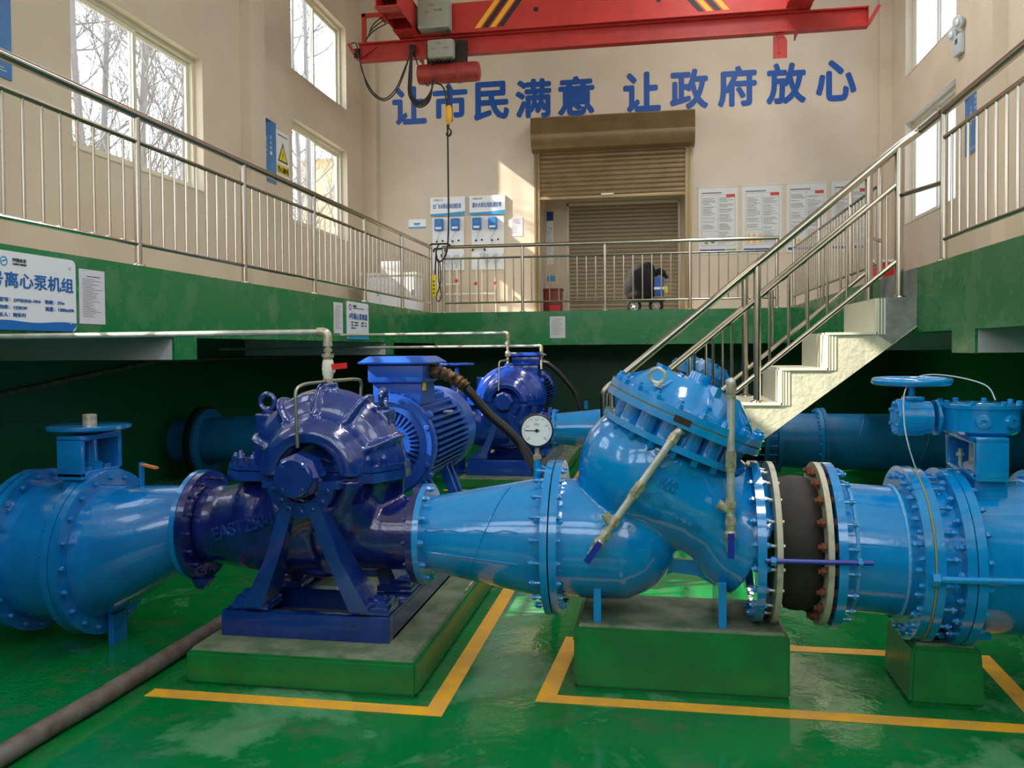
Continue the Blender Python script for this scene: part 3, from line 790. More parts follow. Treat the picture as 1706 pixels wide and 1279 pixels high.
def make_motor(dx, dy, front, label):
    x0, y0 = XP+dx, PY+dy; m0 = 'motor_blue' if front else 'pump_blue_far'
    t = thing('electric_motor', label, 'motor', (x0, y0+.85, .26)); zc = ZS
    ya, yb = y0+.88, y0+1.66
    m = MB().lathe((x0, ya, zc), (0, 1, 0), [(0, .235), (yb-ya, .235)], 40)
    for k in range(13):                       # straight fins along the sides
        z = -.205+.41*k/12; xi = math.sqrt(max(.23**2-z*z, .0)); xo = math.sqrt(max(.292**2-(z*1.12)**2, .01))
        for s in (-1, 1): m.box(x0+s*xi*.96, x0+s*xo, ya+.03, yb, zc+z-.0055, zc+z+.0055)
    for k in range(9):                        # and across the crown
        x = -.16+.32*k/8; zi = math.sqrt(.23**2-x*x); zo = math.sqrt(.292**2-(x*1.15)**2)
        m.box(x0+x-.0055, x0+x+.0055, ya+.03, yb, zc+zi*.96, zc+zo)
    m.build('finned_housing', m0, t, 30)
    m = MB().ring((x0, ya-.055, zc), (0, 1, 0), 0, .055, .20, .288, 48).ring((x0, ya-.03, zc), (0, 1, 0), 0, .05, .09, .14, 40)
    m.ring((x0, ya-.07, zc), (0, 1, 0), 0, .018, .245, .272, 48)
    for k in range(40):
        a = 2*PI*k/40; d = V((math.cos(a), 0, math.sin(a))); c = V((x0, ya-.02, zc))
        m.bar(c+d*.13, c+d*.21, .009, .045, up=(0, 1, 0)) if k % 1 == 0 else None
    for k in range(8):
        a = PI/8+2*PI*k/8; m.hexbolt((x0+.268*math.cos(a), ya-.068, zc+.268*math.sin(a)), (0, -1, 0), .016, .014)
    m.lathe((x0, ya-.01, zc), (0, 1, 0), [(0, .22), (.01, .22)], 32)
    for dg in (35, 145, 215, 325):
        a = math.radians(dg); m.obox((x0+.29*math.cos(a), ya-.02, zc+.29*math.sin(a)), (.05, .05, .04), Matrix.Rotation(-a, 3, 'Y'), .006)
    m.build('end_shield', m0, t, 30)
    m = MB().lathe((x0, yb-.01, zc), (0, 1, 0), [(0, .262), (.02, .288), (.24, .288), (.275, .25), (.28, .10)], 40)
    m.build('fan_cowl', m0, t, 30)
    # terminal box: tapered neck, bevelled box, overhanging lid
    bx, by = x0+.035, ya+.19
    m = MB(); m.box(bx-.145, bx+.145, by-.13, by+.16, zc+.22, zc+.355, .012); m.box(bx-.165, bx+.165, by-.165, by+.175, zc+.345, zc+.455, .018)
    tb = m.build('terminal_box', m0, t, 30)
    m = MB(); L = lambda a, z: [(bx-a, by-a*.98, z), (bx+a, by-a*.98, z), (bx+a, by+a, z), (bx-a, by+a, z)]
    m.rings([L(.205, zc+.453), L(.208, zc+.462), L(.195, zc+.470), L(.165, zc+.492), L(.155, zc+.496)])
    m.build('box_lid', m0, tb, 30)
    if front:
        MB().box(bx+.146, bx+.15, by-.115, by-.05, zc+.30, zc+.35).build('warning_label', 'warn_yellow', tb, 0)
        MB().box(x0+.232, x0+.275, ya+.35, ya+.42, zc+.155, zc+.165).build('strap_tape', 'flange_cream', t, 0)
    for s in (-1, 1):
        for yy in (ya+.10, yb-.16):
            m = MB()
            m.bar((x0+s*.16, yy-.03, zc-.19), (x0+s*.29, yy-.03, .345), .05, .035, up=(0, 1, 0)); m.bar((x0+s*.16, yy+.08, zc-.19), (x0+s*.29, yy+.08, .345), .05, .035, up=(0, 1, 0))
            m.box(x0+s*.17, x0+s*.345, yy-.09, yy+.14, .29, .345, .005)
            m.box(x0+s*.19, x0+s*.36, yy-.10, yy+.15, .26, .29, .004)
            m.build('foot', m0, t, 30)
    return t
make_base(0, 0, True, 'dark blue steel channel base frame on the front green plinth, under the ribbed pump')
make_pump(0, 0, True, 'dark blue split-case pump with ribbed casing, in the foreground left of the tapered pipe', '')
make_motor(0, 0, True, 'blue finned electric motor with terminal box, just behind the ribbed pump')
make_base(-.04, 5.05, False, 'blue base frame under the smooth-cased pump in the back row')
make_pump(-.04, 5.05, False, 'shiny blue smooth-cased pump in the back row, behind the pressure gauge', '')
make_motor(-.04, 5.05, False, 'blue finned electric motor behind the back-row pump')

# motor power cables
def cable(label, pts, box, loc):
    t = thing('power_cable', label, 'cable', loc)
    MB().tube(bez(pts, 8), .027, 12).build('sheath', 'black_cable', t)
    return t
by = PY+.88+.19; bxr = XP+.035+.165
t = cable('thick black power cable curving from the front motor terminal box to the floor', [(bxr+.13, by, 1.235), (-1.07, by+.01, 1.16), (-.96, by+.03, 1.03), (-.80, by+.05, .88), (-.68, by+.06, .68), (-.60, by+.07, .40), (-.57, by+.08, .03)], None, (-.6, by, .03))
MB().tube([(bxr-.005, by, 1.275), (bxr+.06, by, 1.27)], .042, 16).tube(bez([(bxr+.05, by, 1.272), (bxr+.10, by, 1.255), (bxr+.17, by, 1.215), (bxr+.21, by, 1.18)], 6), [.036+.006*math.sin(k*2.3) for k in range(19)], 12).build('foil_wrapping', 'foil_brown', t)
b2x = bxr-.04; b2y = by+5.05
t = cable('black power cable curving down from the back-row motor terminal box', [(b2x+.0, b2y, 1.27), (b2x+.12, b2y, 1.20), (b2x+.26, b2y+.02, 1.06), (b2x+.42, b2y+.04, .82), (b2x+.50, b2y+.05, .4), (b2x+.52, b2y+.06, .03)], None, (b2x+.5, b2y, .03))

# ------------------------------------------------------------------ discharge side of the front run
t = thing('tapered_pipe', 'light blue widening pipe between the dark blue pump and the check valve', 'pipe', (-.75, PY, .2))
xloft([(-1.03, PZ-.005, .17), (-.985, PZ-.003, .17), (-.52, PZ, .255), (-.465, PZ, .255)], PY).build('pipe_body', 'light_blue', t, smooth=50)
flange(t, -1.035, PY, .572, .224, .165, .026, 12, 'light_blue', ph=0)
flange(t, -.468, PY, PZ, .335, .25, .030, 20, 'light_blue', L=.09)
def on_cone(x, a):
    f = min(max((x+.985)/.465, 0), 1); r = .17+.085*f+.001; return (x, PY+r*math.sin(a), PZ+r*math.cos(a))
for pts in ([on_cone(-.99+.42*k/20, -1.30-.02*math.sin(k)) for k in range(21)], [on_cone(-.99+.42*k/20, -1.86) for k in range(21)], [on_cone(-.80+.17*k/20, -2.3+2.0*k/20) for k in range(21)]):
    MB().tube(pts, .0035, 6).build('weld_seam', 'light_blue', t)
MB().tube([(-.52, PY, .80), (-.52, PY, .91)], .017, 12).build('gauge_stub', 'light_blue', t)

t = thing('pressure_gauge', 'round white pressure gauge standing on the light blue tapered pipe', 'gauge', (-.52, PY, .905))
MB().tube([(-.52, PY, .905), (-.52, PY, .98)], .011, 12).hexbolt((-.52, PY, .915), (0, 0, 1), .019, .02).build('stem', 'brass', t)
gd = V((.14, -1, .03)).normalized(); gc = V((-.52, PY-.005, 1.043))
MB().lathe(gc-gd*.022, gd, [(0, .066), (.004, .074), (.036, .074), (.044, .07), (.044, .064)], 40).build('case', 'black', t)
MB().lathe(gc+gd*.0125, gd, [(0, .066), (.0105, .066)], 40).build('dial', 'sign_white', t)
g1, g2, g3 = frame(gd); gu = V((0, 0, 1))-gd*gd.z; gu.normalize(); gr = gu.cross(gd)
m = MB(); fc = gc+gd*.0235
for k in range(41):
    a = math.radians(225-270*k/40); d = gr*math.cos(a)+gu*math.sin(a); big = k % 8 == 0
    m.bar(fc+d*(.050 if big else .055), fc+d*.060, .0022 if big else .001, .0006, up=gd)
m.build('scale', 'ink', t, 0)
m = MB(); d = (-gr*.999+gu*.02).normalized()
m.bar(fc+gd*.002-d*.014, fc+gd*.002+d*.052, .0035, .001, up=gd); m.lathe(fc+gd*.0005, gd, [(0, .008), (.004, .007)], 16); m.build('needle', 'black', t, 0)
for s, a, b, wd in (('MPa', -.012, .022, .024), ('0.6', -.007, .044, .014), ('0.4', -.046, .014, .013), ('0.8', .036, .018, .013), ('0', -.036, -.036, .006), ('1.6', .026, -.036, .012)):
    text('dial_lettering', s, fc+gr*a+gu*b, gr, gu, 'ink', t, width=wd, ext=.0004, lift=.0003)

# check valve with slanted bonnet
def make_check_valve(dx, dy, front, label):
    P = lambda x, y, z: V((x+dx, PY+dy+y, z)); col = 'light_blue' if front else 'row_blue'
    t = thing('check_valve', label, 'valve', (dx+.05, PY+dy, .262))
    n = V((.399, 0, .917)); cb = P(.12, 0, 1.118); c2 = P(.07, 0, 1.0)
    m = MB()
    m.tube([c2-n*.02, P(.03, 0, .93), P(-.02, 0, .86)], [.275, .272, .285], 40)
    m.tube([P(-.05, 0, .89), P(.06, 0, .83), P(.19, 0, .755), P(.29, 0, .685), P(.355, 0, .615), P(.41, 0, .587)], [.285, .272, .238, .228, .242, .255], 40)
    m.sphere(P(-.05, 0, .885), .288, 32)
    m.tube([P(-.42, 0, PZ), P(-.28, 0, PZ), P(-.14, 0, .57), P(-.02, 0, .60)], [.256, .257, .25, .19], 40)
    m.sphere(P(-.165, 0, .575), .25, 32)
    body = m.build('valve_body', col, t, remesh=.012, it=5)
    flange(t, dx-.432, PY+dy, PZ, .335, .25, .031, 20, col, bm_=col, bolts=False)
    MB().ring(P(-.4365, 0, PZ), (1, 0, 0), 0, .0015, .25, .325).build('gasket', 'black', t)
    f = flange(t, dx+.385, PY+dy, .585, .335, .25, .034, 20, col, L=.034)
    # bonnet ring between two flanges
    m = MB().lathe(c2, n, [(-.005, .325), (.022, .325)], 48)
    f2 = m.build('lower_bonnet_flange', col, t)
    hb = MB().hexbolt((0, 0, 0), -n, .015, .03).mesh('bolt')
    _, u, v = frame(n)
    for k in range(20):
        a = 2*PI*k/20; d = u*math.cos(a)+v*math.sin(a)
        if d.y > .5: continue
        link_mesh('bolt', hb, col, f2, c2-n*.005+d*.297)
    m = MB().lathe(c2+n*.015, n, [(0, .235), (.11, .235)], 40)
    for k in range(16):
        a = 2*PI*(k+.5)/16; d = u*math.cos(a)+v*math.sin(a)
        m.tube([c2+n*.012+d*.243, c2+n*.118+d*.243], .044, 14)
    m.build('ribbed_chamber', col, t)
    f3 = MB().lathe(cb, n, [(-.032, .34), (-.036, .345), (-.006, .345)], 48).build('upper_bonnet_flange', col, t)
    MB().lathe(cb, n, [(-.006, .338), (.0, .338)], 48).build('gasket', 'gasket', t)
    m = MB().lathe(cb, n, [(.0, .345), (.03, .345), (.031, .29), (.05, .283), (.12, .215), (.145, .19), (.152, .08), (.154, .05), (.185, .048), (.187, .02)], 48)
    for k in range(8):
        a = 2*PI*(k+.3)/8; d = u*math.cos(a)+v*math.sin(a)
        m.bar(cb+n*.065+d*.27, cb+n*.145+d*.15, .016, .03, up=n)
    for k, (rr, hh) in enumerate(((.19, .155), (.19, .155), (.12, .16))):
        a = (-1.1, .35, 2.4)[k]; d = u*math.cos(a)+v*math.sin(a); m.lathe(cb+n*.11+d*rr, n, [(0, .028), (.05, .028)], 6)
    cap = m.build('bonnet', col, t, 30)
    nb = MB().hexbolt((0, 0, 0), n, .019, .022).tube([(0, 0, 0), n*.034], .011, 8).mesh('bolt')
    for k in range(20):
        a = 2*PI*(k+.5)/20; d = u*math.cos(a)+v*math.sin(a)
        link_mesh('bolt', nb, col, cap, cb+n*.03+d*.318)
    if not front: return t
    MB().torus(P(.005, -.235, 1.29), (.15, 1, .2), .030, .008, 28, 8).lathe(P(.005, -.232, 1.245), n, [(0, .02), (.016, .02)], 12).build('eye_bolt', 'galvanised', t)
    d0 = V((.25, -1, 0)).normalized(); MB().bar(P(.10, -.346, 1.118)-V((.032, 0, -.014)), P(.10, -.346, 1.118)+V((.032, 0, -.014)), .004, .026, up=n).build('nameplate', 'dirty_steel', t, 0)
    # feet and web
    for fx in (-.245, .262):
        m = MB(); m.box(fx-.016, fx+.016, PY-.19, PY+.19, .262, .45, .003)
        m.build('foot', col, t, 0)
    m = MB(); m.prism([(-.245, .30), (-.12, .36), (-.02, .405), (.07, .428), (.17, .418), (.262, .37), (.262, .45), (.16, .486), (.07, .486), (-.245, .42)], P(0, .02, 0), (1, 0, 0), (0, 0, 1), -.03)
    m.build('web_plate', col, t, 0)
    bvh = BVHTree.FromPolygons([worldloc(t)+p.co for p in body.data.vertices], [p.vertices[:] for p in body.data.polygons])
    dv = (.93, -.365)
    cast_text('cast_lettering', 'DN500', (-.052, .868), dv, .13, .05, bvh, col, t)
    cast_text('cast_lettering', 'PN10', (-.055, .795), dv, .10, .04, bvh, col, t)
    cast_text('cast_lettering', '2566', (-.085, .738), dv, .10, .038, bvh, col, t)
    cast_text('cast_lettering', 'QT450', (.055, .70), (.90, -.42), .12, .042, bvh, col, t)
    # cast lozenge emblem
    cast_text('cast_emblem', 'И', (.0, .93), (.93, -.365), .09, .07, bvh, col, t)
    def cock(p0, p1, pin, label):
        p0, p1 = V(p0), V(p1); d = (p1-p0).normalized(); s = d.cross(V((0, 1, 0))).normalized()
        pp = MB().tube([V(pin), p0, p0+d*.03], .017, 12).tube([p0, p1], .0155, 12).build('pilot_pipe', 'galvanised', t, label=label)
        L = (p1-p0).length
        for f_, l_ in ((.03, .03), (.42, .06), (.70, .03), (.80, .03)):
            MB().hexbolt(p0+d*L*f_, d, .023, l_).lathe(p0+d*L*f_, d, [(-.012, .019), (l_+.012, .019)], 12).build('union_nut', 'brass', pp)
        yb_ = p0+d*L*.76; m = MB().tube([yb_, yb_+(d*-.5+s*(-.86 if s.x > 0 else .86)).normalized()*.055], [.015, .02], 12); m.build('strainer', 'brass', pp)
        m = MB().sphere(p0+d*L*.90, .026, 14).tube([p0+d*L*.84, p0+d*L*.97], .018, 12).tube([p0+d*L*.965, p0+d*L*.975+V((0, .14, 0))], .015, 10); m.build('ball_valve', 'brass', pp)
        q_ = p0+d*L*.90+V((0, -.03, 0)); MB().bar(q_-d*.012, q_+d*.085, .026, .008, up=(0, 1, 0)).build('valve_handle', 'blue_handle', pp)
    cock((.084, 3.325, 1.076), (-.262, 3.325, .575), (.13, 3.47, 1.06), 'slanting silver pilot pipe')
    cock((.288, 3.36, 1.268), (.284, 3.36, .60), (.288, 3.44, 1.262), 'upright silver pilot pipe')
    return t
make_check_valve(0, 0, True, 'large light blue check valve with slanted bolted bonnet, on the wide front green plinth')

t = thing('rubber_joint', 'black rubber expansion joint between two pale steel rings, right of the check valve', 'joint', (.565, PY, .26))
m = MB().lathe((.478, PY, .583), (1, 0, 0), [(0, .25), (.004, .262), (.03, .266), (.06, .276), (.09, .279), (.12, .276), (.15, .266), (.168, .25)], 48)
m.build('bellows', 'rubber', t, 40)
for xx, mm in ((.457, 'flange_cream'), (.645, 'flange_cream')):
    f = MB().ring((xx, PY, .583), (1, 0, 0), 0, .022, .245, .335).build('steel_ring', mm, t)
bolt_circle(f, .66, PY, .583, .30, 20, .03, m='rust', r=.018, nut=.022)
bolt_circle(f, .435, PY, .583, .298, 20, .075, m='brass', r=.012, nut=.012)
MB().tube([(.41, PY-.345, .583), (.80, PY-.345, .588)], .0095, 10).build('tie_rod', 'blue_handle', t)
MB().hexbolt((.43, PY-.345, .583), (1, 0, 0), .018, .02).hexbolt((.745, PY-.345, .587), (1, 0, 0), .018, .02).build('tie_rod_nut', 'light_blue', t)

t = thing('spool_pipe', 'short light blue welded pipe between the rubber joint and the flange with cable loop', 'pipe', (.86, PY, .3))
xloft([(.71, .575, .262), (1.0, .56, .262)], PY).build('pipe_body', 'light_blue', t)
flange(t, .682, PY, .578, .34, .255, .034, 20, 'light_blue', L=.09)
flange(t, .985, PY, .558, .35, .258, .032, 20, 'light_blue', L=.04, ph=0)
for xx, cc in ((.768, .575), (.955, .562)):
    MB().torus((xx, PY, cc), (1, 0, 0), .263, .007, 56, 6).build('weld_seam', 'weld_blue', t)
MB().tube([(.77, PY-.253, .64), (.95, PY-.252, .63)], .003, 6).build('weld_seam', 'light_blue', t)
MB().ring((1.0185, PY, .556), (1, 0, 0), 0, .006, .26, .352).build('gasket', 'gasket', t)

t = thing('dismantling_joint', 'light blue flanged sleeve joint with long studs, left of the gearbox valve', 'joint', (1.09, PY, .22))
xloft([(1.03, .552, .30), (1.16, .548, .30)], PY).build('sleeve', 'light_blue', t)
flange(t, 1.026, PY, .553, .352, .28, .03, 20, 'light_blue', L=.10)
flange(t, 1.128, PY, .548, .355, .28, .034, 20, 'light_blue', L=.04, ph=0)
MB().tube([(1.0, PY-.365, .54), (1.50, PY-.365, .543)], .0135, 12).hexbolt((1.0, PY-.365, .54), (1, 0, 0), .026, .03).build('tie_rod', 'light_blue', t)

def make_gear_valve(dx, dy, front, label):
    y = PY+dy; z = .545; col = 'light_blue' if front else 'row_blue'; X = lambda a: a+dx
    t = thing('gear_valve', label, 'valve', (X(1.3), y, .2))
    xloft([(X(1.19), z, .305), (X(1.25), z, .30), (X(1.40), z, .30), (X(1.48), z, .31)], y).build('valve_body', col, t, 40)
    flange(t, X(1.166), y, z, .355, .29, .034, 20, col, L=.05); flange(t, X(1.478), y, z, .355, .29, .034, 20, col, L=.05)
    MB().torus((X(1.455), y, z), (1, 0, 0), .303, .012, 56, 6).build('weld_seam', 'weld_blue' if front else col, t)
    MB().box(X(1.222), X(1.345), y-.14, y+.14, .80, .89, .012).build('neck', col, t)
    m = MB(); xa, xb = X(1.215), X(1.335)
    m.box(xa, xb, y-.175, y-.145, .885, 1.045, .008); m.box(xa, xb, y+.145, y+.175, .885, 1.045, .008)
    m.box(xa, xb, y-.175, y+.175, .875, .91, .008); m.box(xa, xb, y-.175, y+.175, 1.018, 1.048, .008)
    m.build('yoke', col, t, 30)
    m = MB().lathe((X(1.28), y, .905), (0, 0, 1), [(0, .05), (.02, .05), (.03, .03), (.13, .028)], 20)
    for a in (-.085, .085): m.tube([(X(1.245), y+a, .905), (X(1.245), y+a, .975)], .008, 8).hexbolt((X(1.245), y+a, .945), (0, 0, 1), .016, .014)
    m.build('gland', 'galvanised' if front else col, t)
    m = MB().lathe((X(1.285), y, 1.05), (0, 0, 1), [(0, .13), (.012, .148), (.10, .150), (.103, .157), (.118, .157), (.121, .14)], 44)
    for k in range(8):
        a = 2*PI*(k+.4)/8; m.hexbolt((X(1.285)+.142*math.cos(a), y+.142*math.sin(a), 1.17), (0, 0, 1), .011, .014)
    m.lathe((X(1.285), y, 1.168), (0, 0, 1), [(0, .08), (.006, .075)], 32)
    for dg in (-103, -62):
        a = math.radians(dg); d = V((math.cos(a), math.sin(a), 0)); m.lathe(V((X(1.285), y, 1.105))+d*.14, d, [(0, .03), (.022, .026), (.024, .010), (.012, .009)], 20)
    gb = m.build('gearbox', col, t, 30)
    m = MB().lathe((X(1.15), y, 1.11), (-1, 0, 0), [(0, .04), (.02, .04), (.022, .072), (.034, .072)], 28).lathe((X(1.10), y, 1.11), (-1, 0, 0), [(0, .066), (.03, .066), (.032, .074), (.12, .076), (.128, .07), (.135, .07)], 36)
    for k in range(6):
        a = 2*PI*(k+.5)/6; m.hexbolt((X(.968), y+.056*math.cos(a), 1.11+.056*math.sin(a)), (-1, 0, 0), .009, .012)
    m.box(X(1.0), X(1.07), y-.035, y+.035, 1.18, 1.196, .003)
    m.build('worm_housing', col, gb, 30)
    wc = V((X(1.03), y, 1.258))
    m = MB().torus(wc, (0, 0, 1), .137, .0165, 40, 12)
    for k in range(3):
        a = 2*PI*k/3+.5; d = V((math.cos(a), math.sin(a), 0)); m.tube([wc+V((0, 0, -.01))+d*.02, wc+d*.13], .011, 8)
    m.lathe(wc-V((0, 0, .022)), (0, 0, 1), [(0, .028), (.036, .026)], 20).tube([wc-V((0, 0, .065)), wc], .013, 12)
    m.build('handwheel', col, gb)
    MB().box(X(1.19), X(1.30), y-.10, y+.10, .17 if not front else .237, .27).build('foot', col, t, 0)
    return t
make_gear_valve(0, 0, True, 'light blue valve with big round gearbox and handwheel, at the right edge')
t = thing('discharge_pipe', 'light blue pipe end behind the gearbox valve flange, at the right edge', 'pipe', (2.5, PY, .2))
xloft([(1.53, .545, .31), (XR-.003, .545, .31)], PY).build('pipe_body', 'light_blue', t)
flange(t, 1.514, PY, .545, .355, .30, .034, 20, 'light_blue', bolts=False)
t = tag(MB().tube(bez([(1.02, PY-.12, .895), (.985, PY-.13, 1.0), (.975, PY-.10, 1.10), (1.0, PY-.02, 1.22), (1.10, PY+.12, 1.275), (1.22, PY+.13, 1.275), (1.33, PY+.06, 1.24), (1.355, PY+.02, 1.18)], 8), .0028, 8).build('thin_wire', 'meter_grey', None),
        'thin pale wire looping over the handwheel of the front gearbox valve', 'wire')

# ------------------------------------------------------------------ the back row of pipework
Y2 = PY+5.05
t = thing('suction_pipe', 'blue pipe with a flange against the dark left pit wall, behind the front pump', 'pipe', (-4, Y2, .1))
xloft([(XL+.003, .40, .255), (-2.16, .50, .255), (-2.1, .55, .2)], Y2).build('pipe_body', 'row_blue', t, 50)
flange(t, -5.0, Y2, .38, .375, .26, .04, 20, 'row_blue', r=.016)
MB().ring((-5.06, Y2, .38), (1, 0, 0), 0, .05, .30, .41).build('wall_collar', 'dirty_steel', t)
t = thing('handwheel_valve', 'dark blue valve with a wide thin handwheel behind the front motor', 'valve', (-2.42, Y2+.55, 0))
MB().lathe((-2.25, Y2+.62, 0), (0, 0, 1), [(0, .12), (.02, .12), (.03, .09), (.7, .09), (.85, .12), (.95, .10), (1.02, .05), (1.2, .022)], 24).build('bonnet', 'pump_blue_far', t)
m = MB().torus((-2.25, Y2+.62, 1.235), (0, 0, 1), .19, .016, 40, 10)
for k in range(4):
    a = PI*k/2+.4; m.tube([(-2.25, Y2+.62, 1.225), (-2.25+.19*math.cos(a), Y2+.62+.19*math.sin(a), 1.235)], .012, 8)
m.build('handwheel', 'pump_blue_far', t)
t = thing('tapered_pipe', 'light blue tapered pipe of the back row, just above the pressure gauge pipe', 'pipe', (-.7, Y2, .2))
xloft([(-1.04, .568, .165), (-.99, .568, .165), (-.15, .575, .25), (-.10, .575, .25)], Y2).build('pipe_body', 'light_blue', t, 50)
flange(t, -1.065, Y2, .57, .205, .16, .03, 12, 'light_blue'); flange(t, -.10, Y2, .575, .335, .25, .03, 20, 'light_blue', back=-.2)
MB().tube([(-.72, Y2-.02, .78), (-.72, Y2-.02, .86)], .02, 10).tube([(-.40, Y2, .80), (-.40, Y2, .90)], .022, 10).build('gauge_stub', 'row_blue', t)
make_check_valve(.35, 5.05, False, 'light blue check valve of the back row, its bonnet showing behind the stair railing')
t = thing('rubber_joint', 'dark rubber joint with two blue flanges, half hidden under the stairs', 'joint', (1.0, Y2, .2))
MB().lathe((.80, Y2, .52), (1, 0, 0), [(0, .25), (.08, .29), (.16, .29), (.24, .25)], 40).build('bellows', 'rubber', t)
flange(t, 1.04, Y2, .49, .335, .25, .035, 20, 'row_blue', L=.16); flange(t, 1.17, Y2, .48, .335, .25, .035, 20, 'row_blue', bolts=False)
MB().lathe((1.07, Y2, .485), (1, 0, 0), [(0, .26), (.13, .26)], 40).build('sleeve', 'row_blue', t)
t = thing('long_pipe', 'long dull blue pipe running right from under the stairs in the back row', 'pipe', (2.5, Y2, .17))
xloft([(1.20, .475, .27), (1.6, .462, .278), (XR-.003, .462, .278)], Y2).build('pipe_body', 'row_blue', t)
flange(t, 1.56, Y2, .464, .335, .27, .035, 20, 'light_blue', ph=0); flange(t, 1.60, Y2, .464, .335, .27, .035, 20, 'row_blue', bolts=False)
flange(t, 3.50, Y2, .464, .345, .27, .04, 20, 'light_blue')
for k in range(3): MB().tube([(1.85+.62*k+.16*j/10, Y2+.281*math.sin(-2.1+1.9*j/10), .462+.281*math.cos(-2.1+1.9*j/10)) for j in range(11)], .004, 6).build('weld_seam', 'row_blue', t)
for sx, lab in ((2.45, ''),):
    MB().box(sx-.1, sx+.1, Y2-.15, Y2+.15, .168, .23).build('saddle', 'row_blue', t, 0)

# ------------------------------------------------------------------ seal-water pipes
def seal_pipe(label, x, y, z, zc, front, loc):
    t = thing('seal_water_pipe', label, 'pipe', loc)
    m = MB().tube(round_path([(XL+.01, y, z-.01), (x, y, z), (x, y, z-.12)], .03), .0135 if front else .016, 12)
    m.build('pipe_run', 'galvanised', t)
    m = MB().tube(round_path([(x-.05, y, z), (x, y, z), (x, y, z-.05)], .035), .021, 12)
    for dz, r in ((.05, .022), (.075, .020), (.10, .028), (.115, .022)): m.lathe((x, y, z-dz), (0, 0, -1), [(0, r), (.016, r)], 12)
    m.build('elbow', 'brass', t)
    return t
x, y = -1.49, PY
t = seal_pipe('galvanised seal-water pipe with a red-handled white valve above the front pump', x, y, 1.487, 0, True, (x, y, 1.24))
m = MB().lathe((x, y, 1.365), (0, 0, -1), [(0, .020), (.02, .026), (.07, .026), (.09, .02)], 16).lathe((x+.0, y, 1.315), (1, 0, 0), [(-.02, .022), (.03, .016)], 12)
vv = m.build('plastic_valve', 'white_plastic', t)
MB().bar((x+.025, y-.012, 1.327), (x+.095, y-.012, 1.333), .012, .026).build('valve_handle', 'red_plastic', vv)
m = MB().tube([(x, y, 1.285), (x, y, 1.24)], .013, 12).hexbolt((x, y, 1.248), (0, 0, 1), .023, .03).hexbolt((x, y, 1.28), (0, 0, -1), .02, .015); m.build('tee', 'brass', t)
MB().tube(round_path([(x, y, 1.26), (x-.035, y-.18, 1.256), (x-.04, y-.27, 1.24), (x-.03, y-.275, .985)], .04), .0075, 10).build('copper_tube', 'copper_tube', t)
MB().tube(round_path([(x, y, 1.262), (x+.06, y+.2, 1.264), (x+.066, y+.26, 1.255), (x+.05, y+.275, .985)], .04), .0075, 10).build('copper_tube', 'copper_tube', t)
x, y = -1.545, Y2
t = seal_pipe('thin seal-water pipe coming from the left to the back-row pump', x, y, 1.575, 0, False, (x, y, 1.25))
m = MB().tube([(x, y, 1.45), (x, y, 1.24)], .013, 10).hexbolt((x, y, 1.33), (0, 0, 1), .03, .05).tube([(x, y, 1.36), (x+.09, y, 1.36)], .008, 8); m.build('tee', 'brass', t)
MB().tube(round_path([(x, y, 1.29), (x-.05, y-.24, 1.28), (x-.05, y-.28, .98)], .05), .010, 8).build('copper_tube', 'copper_tube', t)
x, y = -1.31, Y2+.9
t = seal_pipe('thin seal-water pipe ending above the back-row motor', x, y, 1.44, 0, False, (x, y, 1.2))
MB().tube([(x, y, 1.33), (x, y, 1.17)], .013, 10).tube([(x, y, 1.26), (x+.09, y, 1.25)], .007, 8).build('tee', 'brass', t)
t = tag(MB().tube(bez([(-2.19, 1.9, .04), (-2.185, 2.6, .04), (-2.16, 3.2, .04), (-2.145, 5.5, .04)], 4), .038, 14).build('floor_pipe', 'floor_pipe', None), 'grey rusty pipe lying along the floor left of the front plinth', 'pipe')
t = tag(MB().tube([(XL+.03, YB+.1, .98), (XL+.03, 5.5, 1.0), (XL+.03, 8.2, 1.3), (XL+.03, GF, 1.33)], .022, 8).build('wall_conduit', 'floor_pipe', None), 'dark conduit running along the left pit wall under the gallery', 'pipe')

# ------------------------------------------------------------------ roller shutters
def slats(x0, x1, y, z0, z1, pitch, depth):
    m = MB(); n = max(1, round((z1-z0)/pitch)); pts = []
    for i in range(n):
        b = z0+(z1-z0)*i/n; p = (z1-z0)/n
        for f, d in ((0, 0), (.10, .55), (.25, 1), (.75, 1), (.90, .55), (.99, 0)): pts.append((y-depth*d, b+p*f))
    pts.append((y, z1)); fr = [(x0, a, b) for a, b in pts]; bk = [(x1, a, b) for a, b in pts]
    vf = [m.bm.verts.new(p) for p in fr]; vb = [m.bm.verts.new(p) for p in bk]
    bf = [m.bm.verts.new((x0, y+.012, p[1])) for p in pts]; bb = [m.bm.verts.new((x1, y+.012, p[1])) for p in pts]
    for i in range(len(pts)-1):
        m.bm.faces.new([vf[i], vb[i], vb[i+1], vf[i+1]]); m.bm.faces.new([bf[i], bf[i+1], bb[i+1], bb[i]])
        m.bm.faces.new([vf[i], vf[i+1], bf[i+1], bf[i]]); m.bm.faces.new([vb[i], bb[i], bb[i+1], vb[i+1]])
    return m
t = thing('roller_shutter', 'half-raised bronze roller shutter with its big hood, in the far wall under the slogan', 'shutter', ((DX0+DX1)/2, YF-.03, ZG))
hx0, hx1 = -2.17, .668
m = MB(); pr = [(14.66, 5.47)]
for i in range(14):
    z = 5.45-.020*i; pr += [(14.66, z), (14.652, z-.008), (14.66, z-.016)]
pr += [(14.66, 5.15), (14.69, 5.02), (14.76, 4.94), (14.90, 4.91), (14.995, 4.91), (14.995, 5.47)]
va = [m.bm.verts.new((hx0, a, b)) for a, b in pr]; vb = [m.bm.verts.new((hx1, a, b)) for a, b in pr]
